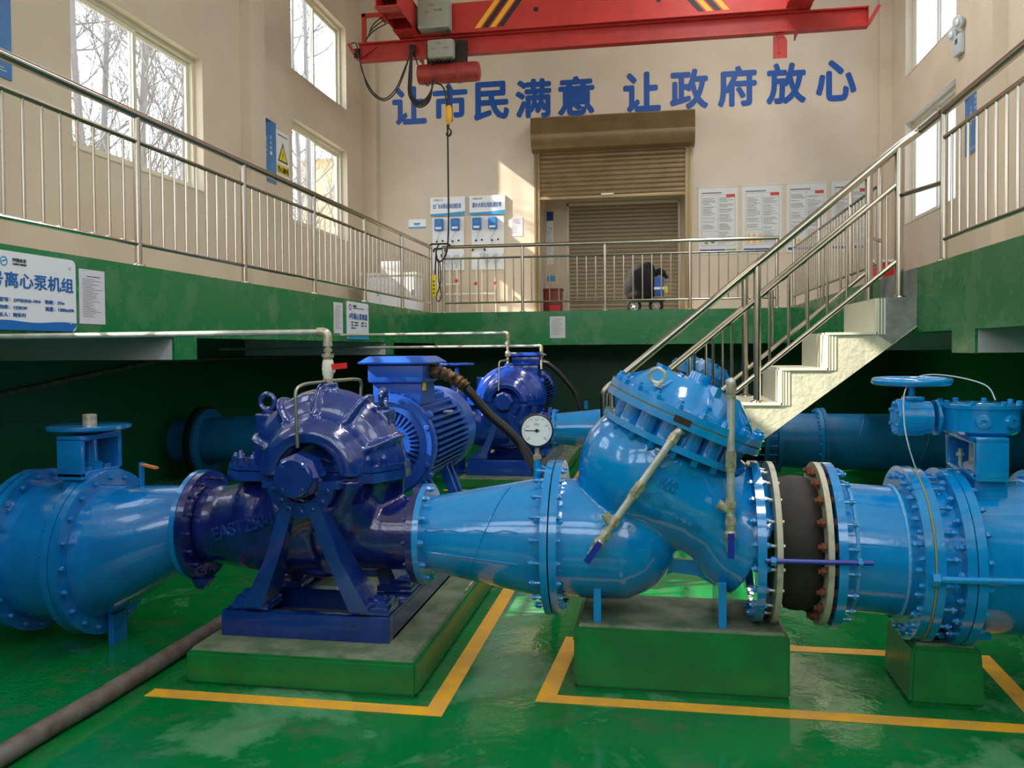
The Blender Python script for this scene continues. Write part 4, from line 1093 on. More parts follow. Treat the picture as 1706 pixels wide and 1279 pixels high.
m.bm.faces.new(va); m.bm.faces.new(list(reversed(vb)))
for i in range(len(pr)): j = (i+1) % len(pr); m.bm.faces.new([va[i], vb[i], vb[j], va[j]])
m.build('hood', 'shutter_bronze', t, 30)
slats(DX0+.08, DX1-.08, 14.965, 4.13, 4.97, .083, .014).build('curtain', 'shutter_bronze', t, 30)
MB().box(DX0+.07, DX1-.07, 14.935, 14.985, 4.075, 4.13, .006).build('bottom_bar', 'frame_bronze', t, 30)
for xx in (-.95, ): MB().box(xx, xx+.22, 14.90, 14.937, 4.12, 4.15, .006).build('pull_handle', 'white_plastic', t, 30)
for xx in (DX0-.03, DX1-.075):
    m = MB(); m.box(xx, xx+.035, 14.93, 14.998, ZG, 4.97, .003); m.box(xx+.07, xx+.105, 14.93, 14.998, ZG, 4.97, .003); m.box(xx, xx+.105, 14.975, 14.999, ZG, 4.97)
    m.build('guide_rail', 'frame_bronze', t, 30)
t = thing('roller_shutter', 'closed grey-brown inner roller shutter at the back of the vestibule', 'shutter', (-.62, VY+.07, ZG))
slats(-1.655, .415, VY+.06, ZG, 4.165, .075, .012).build('curtain', 'shutter_grey', t, 30)
m = MB(); m.box(-1.70, -1.655, VY-.02, VY+.09, ZG, 4.2); m.box(.415, .46, VY-.02, VY+.09, ZG, 4.2); m.box(-1.70, .46, VY-.02, VY+.09, 4.165, 4.21); m.build('shutter_frame', 'window_frame', t, 0)

# ------------------------------------------------------------------ slogan on the far wall
def slogan(chars, x0, x1, words, grp):
    n = len(chars); p = (x1-x0)/n
    for i, ch in enumerate(chars):
        xa = x0+p*i; t = thing('wall_character', 'blue character, %s of the %s slogan half on the far wall' % (words[i], grp), 'lettering', (xa, YF, 5.57), 'blue slogan characters on the far wall')
        b = {'心': .62, '民': .66}.get(ch, .66)
        text('character_face', ch, (xa, YF, 5.56), UF, VZ, 'slogan_blue', t, width=.655, height=.70, bold=.034, ext=.004)
slogan('让市民满意', -4.80, -.95, ('first', 'second', 'third', 'fourth', 'fifth'), 'left')
slogan('让政府放心', -.56, 3.50, ('first', 'second', 'third', 'fourth', 'fifth'), 'right')

# ------------------------------------------------------------------ posters, boards, instruments on the far wall
def poster(label, x0, x1, z0, z1, seed):
    rnd = random.Random(seed); t = thing('poster', label, 'poster', (x0, YF-.012, z0))
    MB().box(x0, x1, YF-.012, YF-.001, z0, z1).build('sheet', 'poster_white', t, 0)
    fr = MB()
    for a in ((x0, x0+.012, z0, z1), (x1-.012, x1, z0, z1), (x0, x1, z1-.012, z1)): fr.box(a[0], a[1], YF-.018, YF-.012, a[2], a[3])
    fr.build('poster_frame', 'window_frame', t, 0)
    o = V((0, YF-.012, 0)); m = MB()
    q = lambda a, b, c, d: quad(m, o, UF, VZ, a, b, c, d)
    xa, xb, xm = x0+.06, x1-.05, (x0+x1)/2
    q(xa, x0+.40, z1-.115, z1-.10)
    for xx in (xa, xm, xb): q(xx, xx+.003, z0+.15, z1-.14)
    for zz in (z1-.14, z0+.15): q(xa, xb, zz, zz+.003)
    for c0, c1 in ((xa+.02, xm-.02), (xm+.02, xb-.02)):
        z = z1-.20
        while z > z0+.42:
            k = rnd.random()
            if k < .8: q(c0, c0+(c1-c0)*rnd.uniform(.5, 1), z, z+.006)
            if k > .9: q(c0-.02, c1+.02, z-.01, z-.008)
            z -= rnd.uniform(.018, .028)
    q(xa, xm, z0+.40, z0+.403)
    z = z0+.38
    while z > z0+.17: q(xm+.02, xm+.02+(xb-xm-.04)*rnd.uniform(.4, 1), z, z+.005); z -= .022
    m.build('print', 'ink', t, 0)
    m = MB(); quad(m, o, UF, VZ, xm+.14, xb, z1-.19, z1-.14, .0016); m.build('red_label', 'red_ink', t, 0)
    m = MB(); cols = 2 if seed == 1 else 3
    for r in range(1 if seed != 2 else 2):
        for c in range(cols if seed != 4 else 1):
            cx = xa+.05+.095*c+(.03 if seed == 1 else 0); cz = z0+.18+.10*r
            if seed == 1 and c == 1: continue
            n = V((0, -.0016, 0)); m.face([o+n+V((cx-.036, 0, cz)), o+n+V((cx+.036, 0, cz)), o+n+V((cx, 0, cz+.065))])
    m.build('warning_triangles', 'line_green' if seed == 1 else 'hazard_yellow', t, 0)
    if seed == 1: MB().lathe((xa+.19, YF-.0125, z0+.235), (0, -1, 0), [(0, .042), (.002, .042)], 24).build('round_sign', 'sign_navy', t)
    m = MB(); quad(m, o, UF, VZ, x0+.03, x0+.03+(x1-x0-.06)*.70, z0+.04, z0+.085, .0014); m.build('blue_band', 'sign_navy', t, 0)
    m = MB(); quad(m, o, UF, VZ, x0+.03+(x1-x0-.06)*.73, x1-.03, z0+.04, z0+.085, .0014); m.build('green_band', 'line_green', t, 0)
    return t
poster('white notice poster with a round blue sign, nearest to the roller shutter', .729, 1.40, 3.03, 4.20, 1)
poster('white notice poster with two rows of small triangles, second from the shutter', 1.47, 2.135, 3.03, 4.205, 2)
poster('white notice poster third from the shutter, half behind the stair handrail', 2.205, 2.865, 3.03, 4.21, 3)
poster('white notice poster farthest from the shutter, behind the stair railing', 2.935, 3.58, 3.03, 4.215, 4)

def board(label, x0, x1, title, cut):
    t = thing('instrument_board', label, 'board', (x0, YF-.03, 2.86))
    MB().box(x0, x1, YF-.03, YF-.001, 2.86, 3.83).build('back_panel', 'sign_white', t, 0)
    h = MB().box(x0-.03, x1+.03, YF-.05, YF-.001, 3.86, 4.20, .004).build('header_sign', 'sign_white', t, 30)
    text('title', title, (x0+.02, YF-.05, 3.985), UF, VZ, 'sign_blue', h, width=x1-x0-.06, height=.095, bold=.012)
    text('company_name', '中国水务', (x0+.03, YF-.05, 4.125), UF, VZ, 'ink', h, width=.18, height=.04)
    m = MB(); o = V((0, YF-.05, 0)); m.face([o+V((x0-.03, -.002, 3.862)), o+V((x1+.03, -.002, 3.862)), o+V((x1+.03, -.002, 3.93)), o+V(((x0+x1)/2, -.002, 3.905)), o+V((x0-.03, -.002, 3.895))])
    m.build('stripe', 'cyan_stripe', h, 0)
    y = YF-.05
    for k, xx in enumerate((x0+.135, x0+.435)):
        pts = [(xx+.01, y, 3.58), (xx, y-.02, 3.52), (xx-.03, y, 3.45), (xx-.05, y+.01, 3.40)] if k == 0 else [(xx+.01, y, 3.58), (xx-.03, y-.02, 3.48), (xx-.08, y-.01, 3.42), (xx-.04, y, 3.30)]
        MB().tube(bez(pts, 5), .007, 6).build('sensor_lead', 'meter_grey', t)
        m = MB().sphere((xx-.05, y, 3.39), .018, 10).sphere((xx+.06, y, 3.40), .018, 10); m.build('cable_gland', 'black', t)
    MB().tube(round_path([(x0+.02, y, 3.20), (x0+.03, y, 3.26), (x0+.24, y, 3.26), (x0+.25, y, 3.20)], .03), .017, 8).build('sample_hose', 'black', t)
    MB().lathe((x0+.2, y+.02, 3.13), (0, -1, 0), [(0, .045), (.04, .04)], 16).build('flow_cell', 'black' if cut else 'meter_grey', t)
    for k in range(2):
        xx = x0+.28+.17*k; m = MB().tube([(xx, y, 3.14), (xx, y, 2.98)], .035, 12).tube([(xx, y, 2.98), (xx, y, 2.9)], .014, 8).tube([(xx+.02, y-.02, 2.98), (xx+.16, y-.02, 3.14)], .008, 6)
        m.build('sensor_cup', 'meter_grey', t)
    return t
board('left white instrument board on the far wall, carrying two blue meters', -4.05, -3.46, '出厂水水质在线检测仪表', True)
board('right white instrument board on the far wall, next to the roller shutter', -3.315, -2.715, '源水水质在线检测仪表', False)
for xx, lab in ((-3.915, 'blue meter on the left instrument board, its left one'), (-3.61, 'blue meter on the left instrument board, its right one'),
                (-3.205, 'blue meter on the right instrument board, its left one'), (-2.91, 'blue meter on the right instrument board, its right one')):
    t = thing('water_meter', lab, 'meter', (xx, YF-.03, 3.58), 'blue meters on the instrument boards')
    m = MB(); m.box(xx-.08, xx+.08, YF-.11, YF-.031, 3.585, 3.80, .012); m.build('case', 'meter_blue', t, 30)
    MB().box(xx-.055, xx+.055, YF-.114, YF-.109, 3.70, 3.775).build('screen', 'board_blue', t, 0)
    MB().box(xx-.055, xx+.055, YF-.114, YF-.109, 3.61, 3.645).build('label_plate', 'sign_white', t, 0)
t = thing('sample_pipe_rack', 'pale sample pipes with small red valves, low on the wall below the instrument boards', 'pipe', (-3.6, YF-.08, 2.0))
y = YF-.09
for zz, a, b in ((2.05, -3.98, -2.9), (2.42, -3.98, -2.85), (2.60, -3.98, -3.5)): MB().tube([(a, y, zz), (b, y, zz)], .018, 8).build('pipe_run', 'white_plastic', t)
for xx in (-3.95, -3.72, -3.58, -3.22, -3.12, -2.86):
    MB().tube([(xx, y, 2.0), (xx, y, 2.88)], .015, 8).build('riser', 'white_plastic', t)
for xx, zz in ((-3.58, 2.66), (-3.22, 2.60), (-2.86, 2.60)): MB().lathe((xx, y-.03, zz), (0, -1, 0), [(0, .03), (.03, .03)], 14).build('valve_knob', 'red_plastic', t)

def plaque(name, label, cat, o, u, w, h, m, th=.006):
    """A thin sheet on a wall: o = lower-left corner, u = reading direction."""
    u = V(u); n = u.cross(VZ); o = V(o); t = thing(name, label, cat, o)
    mb = MB(); a = [o, o+u*w, o+u*w+VZ*h, o+VZ*h]; mb.rings([[p+n*.0005 for p in a], [p+n*th for p in a]])
    mb.build('sheet', m, t, 0); return t, o+n*th, u
def printed(t, o, u, w, h, m='ink', seed=3, margin=.12, pitch=.05):
    rnd = random.Random(seed); mb = MB(); z = h*(1-margin)
    quad(mb, o, u, VZ, w*.28, w*.8, z*.985, z)
    z -= h*pitch*1.3
    while z > h*margin:
        quad(mb, o, u, VZ, w*margin, w*(margin+(1-2*margin)*rnd.uniform(.45, 1)), z, z+h*.006); z -= h*pitch*.7
    mb.build('print', m, t, 0)
t, o, u = plaque('wall_sign', 'small white and cyan sign alone on the far wall, left of the instrument boards', 'sign', (-4.51, YF, 3.65), UF, .33, .17, 'sign_white')
m = MB(); quad(m, o, u, VZ, 0, .33, 0, .03); m.build('stripe', 'cyan_stripe', t, 0); m = MB(); quad(m, o, u, VZ, .1, .22, .07, .10); quad(m, o, u, VZ, .12, .20, .05, .06); m.build('print', 'board_blue', t, 0)
t, o, u = plaque('paper_notice', 'white paper notice on the far wall, just left of the shutter guide', 'notice', (-2.60, YF, 3.45), UF, .23, .35, 'paper'); printed(t, o, u, .23, .35, seed=5)
t, o, u = plaque('wall_sign', 'narrow white sign with a blue head inside the vestibule', 'sign', (-2.09, VY, 3.05), UF, .13, 1.02, 'sign_white')
m = MB(); quad(m, o, u, VZ, 0, .13, .84, 1.02); m.build('sign_head', 'sign_navy', t, 0); printed(t, o, u, .13, .80, seed=6)
t, o, u = plaque('wall_sign', 'tiny blue sign low in the vestibule above the maroon box', 'sign', (-2.09, VY, 2.72), UF, .16, .11, 'cyan_stripe')
t = thing('extinguisher_box', 'maroon fire extinguisher box on the vestibule floor', 'box', (-1.94, 16.0, ZG))
MB().box(-2.10, -1.78, 15.85, 16.15, ZG, 2.52, .008).build('box_body', 'maroon', t, 30); MB().box(-2.12, -1.76, 15.84, 16.16, 2.52, 2.56, .005).build('lid', 'maroon', t, 30)
m = MB(); m.box(-2.0, -1.80, 15.845, 15.851, 2.02, 2.24); m.build('front_label', 'fire_red', t, 0)
t = thing('extinguisher_box', 'bright red fire box on the right gallery, seen through the stair railing', 'box', (3.55, 14.2, ZG))
MB().box(3.40, 3.72, 14.1, 14.35, ZG, 2.74, .008).build('box_body', 'fire_red', t, 30); MB().box(3.385, 3.735, 14.085, 14.36, 2.74, 2.78, .005).build('lid', 'sign_white', t, 30)
t = thing('cabinet', 'low white cabinet in the far left corner behind the railing', 'cabinet', (-4.65, 14.25, ZG))
MB().box(-5.05, -4.10, 14.0, 14.5, ZG+.06, 2.70, .006).build('cabinet_body', 'sign_white', t, 30)
m = MB(); m.box(-5.08, -4.07, 13.97, 14.52, 2.70, 2.75, .006); m.build('cabinet_top', 'white_plastic', t, 30)
for k in range(3):
    d = MB().box(-5.04+.315*k, -4.735+.315*k, 13.985, 14.0, ZG+.08, 2.68).build('door', 'sign_white', t, 0)
    MB().box(-4.78+.315*k, -4.765+.315*k, 13.97, 13.985, 2.35, 2.45).build('handle', 'steel', d, 0)
for xx in (-5.0, -4.15): MB().box(xx-.02, xx+.02, 14.05, 14.45, ZG, ZG+.06).build('foot', 'black', t, 0)
t = thing('white_carton', 'white box standing on the low cabinet in the far left corner', 'box', (-4.55, 14.2, 2.75))
MB().box(-4.74, -4.36, 14.05, 14.4, 2.751, 2.955, .004).build('carton_body', 'poster_white', t, 30); MB().box(-4.745, -4.355, 14.2, 14.24, 2.953, 2.957).build('tape', 'white_plastic', t, 0)

# scooter under a cover, parked by the inner shutter
t = thing('covered_scooter', 'small scooter under a black cover, parked in front of the shutters', 'scooter', (-.15, 14.0, ZG))
m = MB().sphere((-.25, 14.0, 2.52), .24, 20, (1.0, .8, 1.15)).sphere((-.40, 14.0, 2.42), .16, 16, (.9, .9, 1.2)).sphere((-.14, 14.0, 2.70), .13, 16, (1, .9, 1)).sphere((-.10, 14.0, 2.45), .17, 16, (.8, .9, 1.4)).sphere((-.28, 14.0, 2.28), .2, 16, (1.1, .8, .5))
m.build('cover', 'black_cloth', t, remesh=.02, it=4)
m = MB().tube(bez([(-.02, 14, 2.62), (.06, 14, 2.67), (.14, 14, 2.60), (.19, 14, 2.56)], 5), [.05]*5+[.055]*5+[.03]*5+[.012], 10); m.build('handlebar', 'black_cloth', t)
m = MB(); m.box(-.03, .13, 13.85, 14.12, 2.26, 2.57, .02); m.build('leg_apron', 'bag_blue', t, 30)
MB().box(-.032, .132, 13.84, 13.85, 2.36, 2.40).build('apron_stripe', 'sign_white', t, 0); MB().box(.10, .19, 13.9, 14.05, 2.30, 2.42, .02).build('yellow_pouch', 'warn_yellow', t, 30)
MB().box(-.42, .14, 13.9, 14.1, 2.16, 2.20, .01).build('footboard', 'black', t, 30)
for xx in (-.36, .0):
    wv = MB().torus((xx, 14.0, 2.105), (0, 1, 0), .098, .026, 28, 10).build('wheel', 'black', t)
    m = MB().lathe((xx, 13.97, 2.105), (0, 1, 0), [(0, .03), (.06, .03)], 16).torus((xx, 14.0, 2.105), (0, 1, 0), .075, .008, 24, 6)
    for k in range(5): a = 2*PI*k/5; m.tube([(xx, 14, 2.105), (xx+.075*math.cos(a), 14, 2.105+.075*math.sin(a))], .007, 6)
    m.build('rim', 'meter_grey', wv)

# ------------------------------------------------------------------ signs on the left and right walls
def blue_board(label, o, u, w, h, cols):
    t, p, u = plaque('wall_sign', label, 'sign', o, u, w, h, 'board_blue', .012)
    m = MB(); n = u.cross(VZ)*.0012; f = lambda a, b: p+u*a+VZ*b+n
    m.face([f(0, h), f(0, h*.86), f(w*.35, h*.91), f(w*.75, h), ]); m.build('sign_head', 'sign_navy', t, 0)
    for xa, z0, chars in cols:
        for i, ch in enumerate(chars): text('lettering', ch, p+u*(w*xa)+VZ*(h*(z0-.085*i)), u, VZ, 'sign_white', t, width=w*.13, height=h*.055)
    m = MB(); quad(m, p, u, VZ, w*.1, w*.8, h*.06, h*.066); quad(m, p, u, VZ, w*.1, w*.7, h*.085, h*.09); m.build('small_print', 'sign_white', t, 0)
    return t
blue_board('tall blue board with two columns of white characters, left of the far left window', (XL, 10.77, 3.78), UL, .50, .87, ((.6, .70, '安全第一'), (.28, .64, '预防为主')))
blue_board('tall blue board on the right wall, behind the near right railing', (XR, 11.47, 3.79), UR, .57, .78, ((.56, .82, '责任到人'), (.30, .70, '以质为先')))
blue_board('dark blue board cut by the left edge of the picture, above the railing', (XL, 5.98, 3.69), UL, .305, .95, ())
t, p, u = plaque('warning_sign', 'white electric shock warning sign with a triangle, right of the tall blue board', 'sign', (XL, 11.28, 3.90), UL, .44, .68, 'sign_white')
n = u.cross(VZ)
def tri(a, b, s, l, m):
    mb = MB(); q = p+u*a+VZ*b+n*l; mb.face([q+u*(-s/2), q+u*(s/2), q+VZ*(s*.87)]); return mb.build('triangle', m, t, 0)
tri(.22, .24, .33, .0012, 'black'); tri(.22, .262, .255, .0018, 'warn_yellow')
m = MB(); q = p+n*.0024
for A in (((.235, .42), (.205, .35), (.222, .35)), ((.235, .36), (.205, .36), (.215, .29)), ((.222, .30), (.208, .30), (.212, .272))): m.face([q+u*a+VZ*b for a, b in A])
m.build('lightning_bolt', 'black', t, 0)
m = MB(); quad(m, p, u, VZ, .02, .42, .06, .20); m.build('yellow_band', 'warn_yellow', t, 0)
text('lettering', '当心触电', p+u*.04+VZ*.085+n*.001, u, VZ, 'black', t, width=.36, height=.09, bold=.01)
m = MB(); quad(m, p, u, VZ, .05, .38, .61, .625); m.build('small_print', 'ink', t, 0)

# emergency twin lamp on the right wall
t = thing('emergency_light', 'twin-headed emergency light high on the right wall beside the windows', 'lamp', (XR-.05, 11.63, 5.15))
m = MB(); m.box(XR-.07, XR-.001, 11.52, 11.76, 5.13, 5.38, .02); m.build('housing', 'meter_grey', t, 30)
for yy, zz in ((11.78, 5.44), (11.56, 5.52)):
    h = MB().lathe((XR-.04, yy, zz), V((-1, -.4, -.15)), [(-.03, .03), (.0, .075), (.05, .085), (.055, .075), (.05, .02)], 24).build('lamp_head', 'meter_grey', t)
    MB().sphere((XR-.09, yy-.02, zz-.008), .05, 14, (.5, 1, 1)).build('lens', 'sign_white', h)
MB().box(XR-.073, XR-.069, 11.58, 11.66, 5.27, 5.33).build('indicator', 'ink', t, 0)

# ------------------------------------------------------------------ signs and papers on the gallery edge beams
GX = GL
def pump_sign(label, ya, yb, za, zb, far):
    w, h = yb-ya, zb-za; u = UL; t = thing('pump_sign', label, 'sign', (GX, ya, za)); p = V((GX, ya, za)); n = V((1, 0, 0))
    r = .035; pts = []
    for cx, cz, a0 in ((w-r, h-r, 0), (r, h-r, 90), (r, r, 180), (w-r, r, 270)):
        for k in range(5): a = math.radians(a0+22.5*k); pts.append((cx+r*math.cos(a), cz+r*math.sin(a)))
    mb = MB(); mb.rings([[p+u*a+VZ*b+n*.002 for a, b in pts], [p+u*a+VZ*b+n*.012 for a, b in pts]]); mb.build('sign_board', 'sign_white', t, 0)
    f = p+n*.0125
    mb = MB(); low = [(0, r), (r, 0), (w-r, 0), (w, r)]; wave = [(w*(1-k/24), h*(.115+.012*math.sin(k*.55+(2 if far else 0)))) for k in range(25)]
    mb.face([f+n*.0006+u*a+VZ*b for a, b in low+wave]); mb.build('wave_band', 'cyan_stripe' if far else 'sign_blue', t, 0)
    for a, b in ((.05, h-.05), (w-.05, h-.05), (w-.05, .05), (.05, .05)): MB().lathe(f+u*a+VZ*b, n, [(0, .010), (.004, .008)], 12).build('screw', 'meter_grey', t)
    T = lambda s, a, b, wd, ht, m='sign_blue', bo=.008, nm='lettering': text(nm, s, f+u*a+VZ*b, u, VZ, m, t, width=wd, height=ht, bold=bo, ext=.0006, lift=.0006)
    if not far:
        y = lambda v: v-ya
        T('号离心泵机组', y(3.80), 1.752-za, .635, .085, bo=.014)
        T('型号：DFSS350-19/4', y(3.865), 1.676-za, .30, .022); T('扬程：27m', y(4.20), 1.678-za, .155, .022)
        T('功率：132KW', y(3.865), 1.636-za, .20, .022, bo=.014); T('流量：1300m3/h', y(4.20), 1.638-za, .235, .024, bo=.014)
        T('责任人：周民行', y(3.83), 1.596-za, .225, .022)
        T('中国水务', y(3.965), 1.890-za, .10, .022, 'ink'); T('CHINA WATER', y(3.965), 1.874-za, .10, .010, 'ink', .004)
        c = f+u*(y(3.905))+VZ*(1.888-za)
        m = MB().ring(c, n, .0006, .0014, .020, .026, 24); m.build('logo', 'cyan_stripe', t); m = MB(); m.bar(c+u*-.016+VZ*-.004+n*.001, c+u*.014+VZ*.008+n*.001, .006, .001, up=n); m.build('logo', 'sign_blue', t, 0)
    else:
        T('4号离心泵机组', .05, h*.53, w-.10, .075, bo=.014)
        for k, (s, s2) in enumerate((('型号：DFSS350', '扬程：27m'), ('功率：132KW', '流量：1300'), ('责任人：', None))):
            T(s, .12, h*(.43-.075*k), .22 if s2 else .17, .020, 'ink')
            if s2: T(s2, .45, h*(.43-.075*k), .17, .020, 'ink')
        T('中国水务', .18, h*.86, .12, .026, 'ink'); T('CHINA WATER', .18, h*.82, .35, .012, 'ink', .003)
        c = f+u*.10+VZ*(h*.85); MB().ring(c, n, .0006, .0014, .024, .036, 24).build('logo', 'sign_navy', t)
pump_sign('large white and blue pump sign on the left gallery beam, cut by the picture edge', 3.52, 4.46, 1.525, 1.945, False)
pump_sign('smaller white and blue pump sign farther along the left gallery beam', 8.88, 9.585, 1.53, 1.955, True)
t, o, u = plaque('paper_notice', 'white paper with a printed table beside the large pump sign', 'notice', (GX, 4.50, 1.575), UL, .235, .33, 'paper', .004); printed(t, o, u, .235, .33, seed=8, pitch=.045)
t, o, u = plaque('paper_notice', 'white paper beside the smaller pump sign on the left gallery beam', 'notice', (GX, 8.51, 1.59), UL, .26, .335, 'paper', .004); printed(t, o, u, .26, .335, seed=9)
t, o, u = plaque('paper_notice', 'white paper notice alone on the far gallery beam', 'notice', (-1.595, GF, 1.57), UF, .235, .33, 'paper', .004); printed(t, o, u, .235, .33, seed=10)

# ------------------------------------------------------------------ overhead crane
CY = 12.3
t = thing('bridge_crane', 'red overhead travelling crane spanning the hall below the ceiling', 'crane', (-.8, CY, 5.8))
x0, x1 = -4.45, 2.88
m = MB(); zb, zt = 5.80, 6.07
m.box(x0, x1, CY-.075, CY+.075, zb, zb+.02); m.box(x0, x1, CY-.075, CY+.075, zt-.02, zt); m.box(x0, x1, CY-.006, CY+.006, zb, zt)
m.build('track_beam', 'crane_red', t, 0)
m = MB(); pr = [(-3.55, 6.07), (1.95, 6.07), (1.95, 6.15), (1.15, 6.52), (-3.0, 6.52), (-3.55, 6.2)]
m.prism(pr, (0, CY-.14, 0), (1, 0, 0), (0, 0, 1), -.28); m.box(-3.55, 1.95, CY-.17, CY+.17, 6.068, 6.095)
g = m.build('box_girder', 'crane_red', t, 0)
def stripe(xa, lean, m_):
    mb = MB(); w_ = .085; z0_, z1_ = 6.13, 6.515
    mb.prism([(xa, z0_), (xa+w_, z0_), (xa+w_+lean, z1_), (xa+lean, z1_)], (0, CY-.1405, 0), (1, 0, 0), (0, 0, 1), .0015); mb.build('hazard_stripe', m_, g, 0)
for k in range(4): stripe(-2.62+.115*k, .30, ('hazard_yellow', 'hazard_black')[k % 2])
for k in range(4): stripe(.60+.115*k, -.33, ('hazard_black', 'hazard_yellow')[k % 2])
for xx in (-1.707, .05): MB().lathe((xx, CY-.14, 6.34), (0, -1, 0), [(0, .036), (.003, .036)], 20).build('drain_hole', 'black', g)
for xx, s in ((-3.62, -1), (1.95, 1)):
    m = MB(); m.box(xx-.16, xx-.145, CY-1.2, CY+1.2, 6.10, 6.46); m.box(xx+.145, xx+.16, CY-1.2, CY+1.2, 6.10, 6.46); m.box(xx-.17, xx+.17, CY-1.2, CY+1.2, 6.44, 6.46)
    m.box(xx-.17, xx+.17, CY-1.2, CY-1.0, 6.10, 6.12); m.box(xx-.17, xx+.17, CY-.4, CY+.4, 6.085, 6.10)
    for yy in (-.75, -.3, .3, .75): m.box(xx-.16, xx+.16, CY+yy-.012, CY+yy+.012, 6.12, 6.44)
    ec = m.build('end_carriage', 'crane_red', t, 0)
    for yy in (-.95, .95):
        MB().lathe((xx-.09, CY+yy, 6.40), (1, 0, 0), [(0, .13), (.03, .13), (.035, .11), (.15, .11), (.18, .06)], 24).build('wheel', 'dirty_steel', ec)
    MB().lathe((xx+s*.0-.2, CY-.62, 6.58), (1, 0, 0), [(0, .09), (.35, .10), (.42, .07)], 20).build('drive_motor', 'dirty_steel', ec)
m = MB(); m.prism([(-.10, 0), (.09, 0), (.09, .24), (.06, .30), (-.06, .30), (-.10, .24)], (1.73, CY-.01, 5.455), (1, 0, 0), (0, 0, 1), -.015); m.box(1.70, 1.72, CY-.03, CY-.01, 5.52, 5.72); m.box(1.68, 1.78, CY-.02, CY+.02, 5.74, 5.80)
m.build('limit_plate', 'crane_red', t, 0)
for xx, s in ((x0, -1), (x1, 1)):
    m = MB(); m.bar((xx, CY-.06, zb+.02), (xx+s*.13, CY-.12, zt-.02), .05, .012, up=(0, 1, 0)); m.box(xx-.006, xx+.006, CY-.075, CY+.075, zb, zt) if s > 0 else m.bar((xx+.02, CY-.05, zb+.03), (xx+.28, CY-.02, zt-.05), .03, .03, up=(0, 1, 0))
    m.build('end_stop', 'crane_red', t, 0)
m = MB(); m.box(-4.40, -4.34, CY-.03, CY+.03, 6.07, 6.52); m.box(-4.40, -4.12, CY-.03, CY+.03, 6.47, 6.52); m.bar((-4.14, CY, 6.52), (-3.98, CY-.1, 6.36), .10, .03, up=(0, 1, 0))
m.build('collector_bracket', 'crane_red', t, 0)
for k in range(3): MB().tube(bez([(-4.34+.03*k, CY-.05, 6.10+.03*k), (-4.20, CY-.08, 6.22+.05*k), (-3.95, CY-.1, 6.33+.07*k), (-3.75, CY-.12, 6.42+.06*k)], 6), .009, 6).build('feed_cable', 'black_cable', t)
m = MB(); bx0, bx1 = -3.405, -2.945; m.box(bx0, bx1, CY-.42, CY-.19, 6.075, 6.50, .012); cbx = m.build('control_box', 'box_grey', t, 30)
MB().box(bx0+.03, bx1-.06, CY-.428, CY-.42, 6.115, 6.47, .003).build('box_door', 'box_grey', cbx, 30)
text('lettering', '中国', (bx0+.17, CY-.428, 6.385), UF, VZ, 'red_ink', cbx, width=.07, height=.035, ext=.001)
text('lettering', '上电', (bx0+.09, CY-.428, 6.29), UF, VZ, 'ink', cbx, width=.07, height=.03, ext=.001); text('lettering', '电控箱', (bx0+.25, CY-.428, 6.31), UF, VZ, 'ink', cbx, width=.12, height=.03, ext=.001)

t = thing('electric_hoist', 'red drum hoist with a grey control box, hanging under the crane beam', 'hoist', (-3.05, CY, 5.36))
m = MB().lathe((-3.51, CY-.05, 5.53), (1, 0, 0), [(0, .10), (.01, .135), (.05, .145), (.60, .145), (.605, .152), (.66, .152), (.665, .145), (.88, .145), (.93, .135), (.945, .09)], 36)
m.build('drum_housing', 'hoist_red', t)
m = MB(); m.box(-3.36, -3.30, CY-.10, CY-.085, 5.60, 5.97); m.box(-2.86, -2.78, CY-.10, CY-.085, 5.60, 5.97); m.box(-3.36, -2.78, CY+.085, CY+.10, 5.66, 5.97); m.box(-3.0, -2.74, CY-.13, CY-.08, 5.62, 5.98)
for xx in (-3.3, -2.86): m.lathe((xx, CY-.09, 5.87), (0, 1, 0), [(0, .06), (.05, .06)], 18); m.lathe((xx, CY+.04, 5.87), (0, 1, 0), [(0, .06), (.05, .06)], 18)
m.build('trolley', 'dirty_steel', t, 30)
m = MB(); m.box(-3.285, -2.895, CY-.36, CY-.20, 5.665, 5.935, .035); hb = m.build('hoist_box', 'box_grey', t, 40)
text('lettering', '中国', (-3.15, CY-.361, 5.85), UF, VZ, 'red_ink', hb, width=.07, height=.032, ext=.001); text('lettering', '上升', (-3.23, CY-.361, 5.785), UF, VZ, 'ink', hb, width=.06, height=.028, ext=.001); text('lettering', '电动', (-3.03, CY-.361, 5.785), UF, VZ, 'ink', hb, width=.07, height=.028, ext=.001)
for k in range(6): MB().tube([(-3.24+.058*k, CY-.28, 5.67), (-3.24+.058*k, CY-.28, 5.63)], .016, 8).build('cable_gland', 'black', hb)
MB().tube(bez([(-3.0, CY-.28, 6.08), (-2.98, CY-.3, 6.02), (-3.1, CY-.3, 5.99), (-3.08, CY-.28, 5.93)], 6), .012, 6).build('box_cable', 'black_cable', hb)
for xx in (-3.06, -3.035): MB().tube([(xx, CY-.05, 5.40), (xx, CY-.05, 5.05)], .007, 8).build('hoist_rope', 'dirty_steel', t)
hk = MB().lathe((-3.047, CY-.05, 5.05), (0, 0, -1), [(0, .03), (.03, .05), (.18, .055), (.26, .04), (.28, .02)], 16).build('hook_block', 'hazard_yellow', t)
MB().tube(bez([(-3.047, CY-.05, 4.78), (-3.047, CY-.05, 4.72), (-3.01, CY-.05, 4.67), (-3.03, CY-.05, 4.61), (-3.07, CY-.05, 4.61), (-3.09, CY-.05, 4.65)], 5), [.012]*12+[.016]*10+[.013, .010, .007, .004], 10).build('hook', 'dirty_steel', hk)

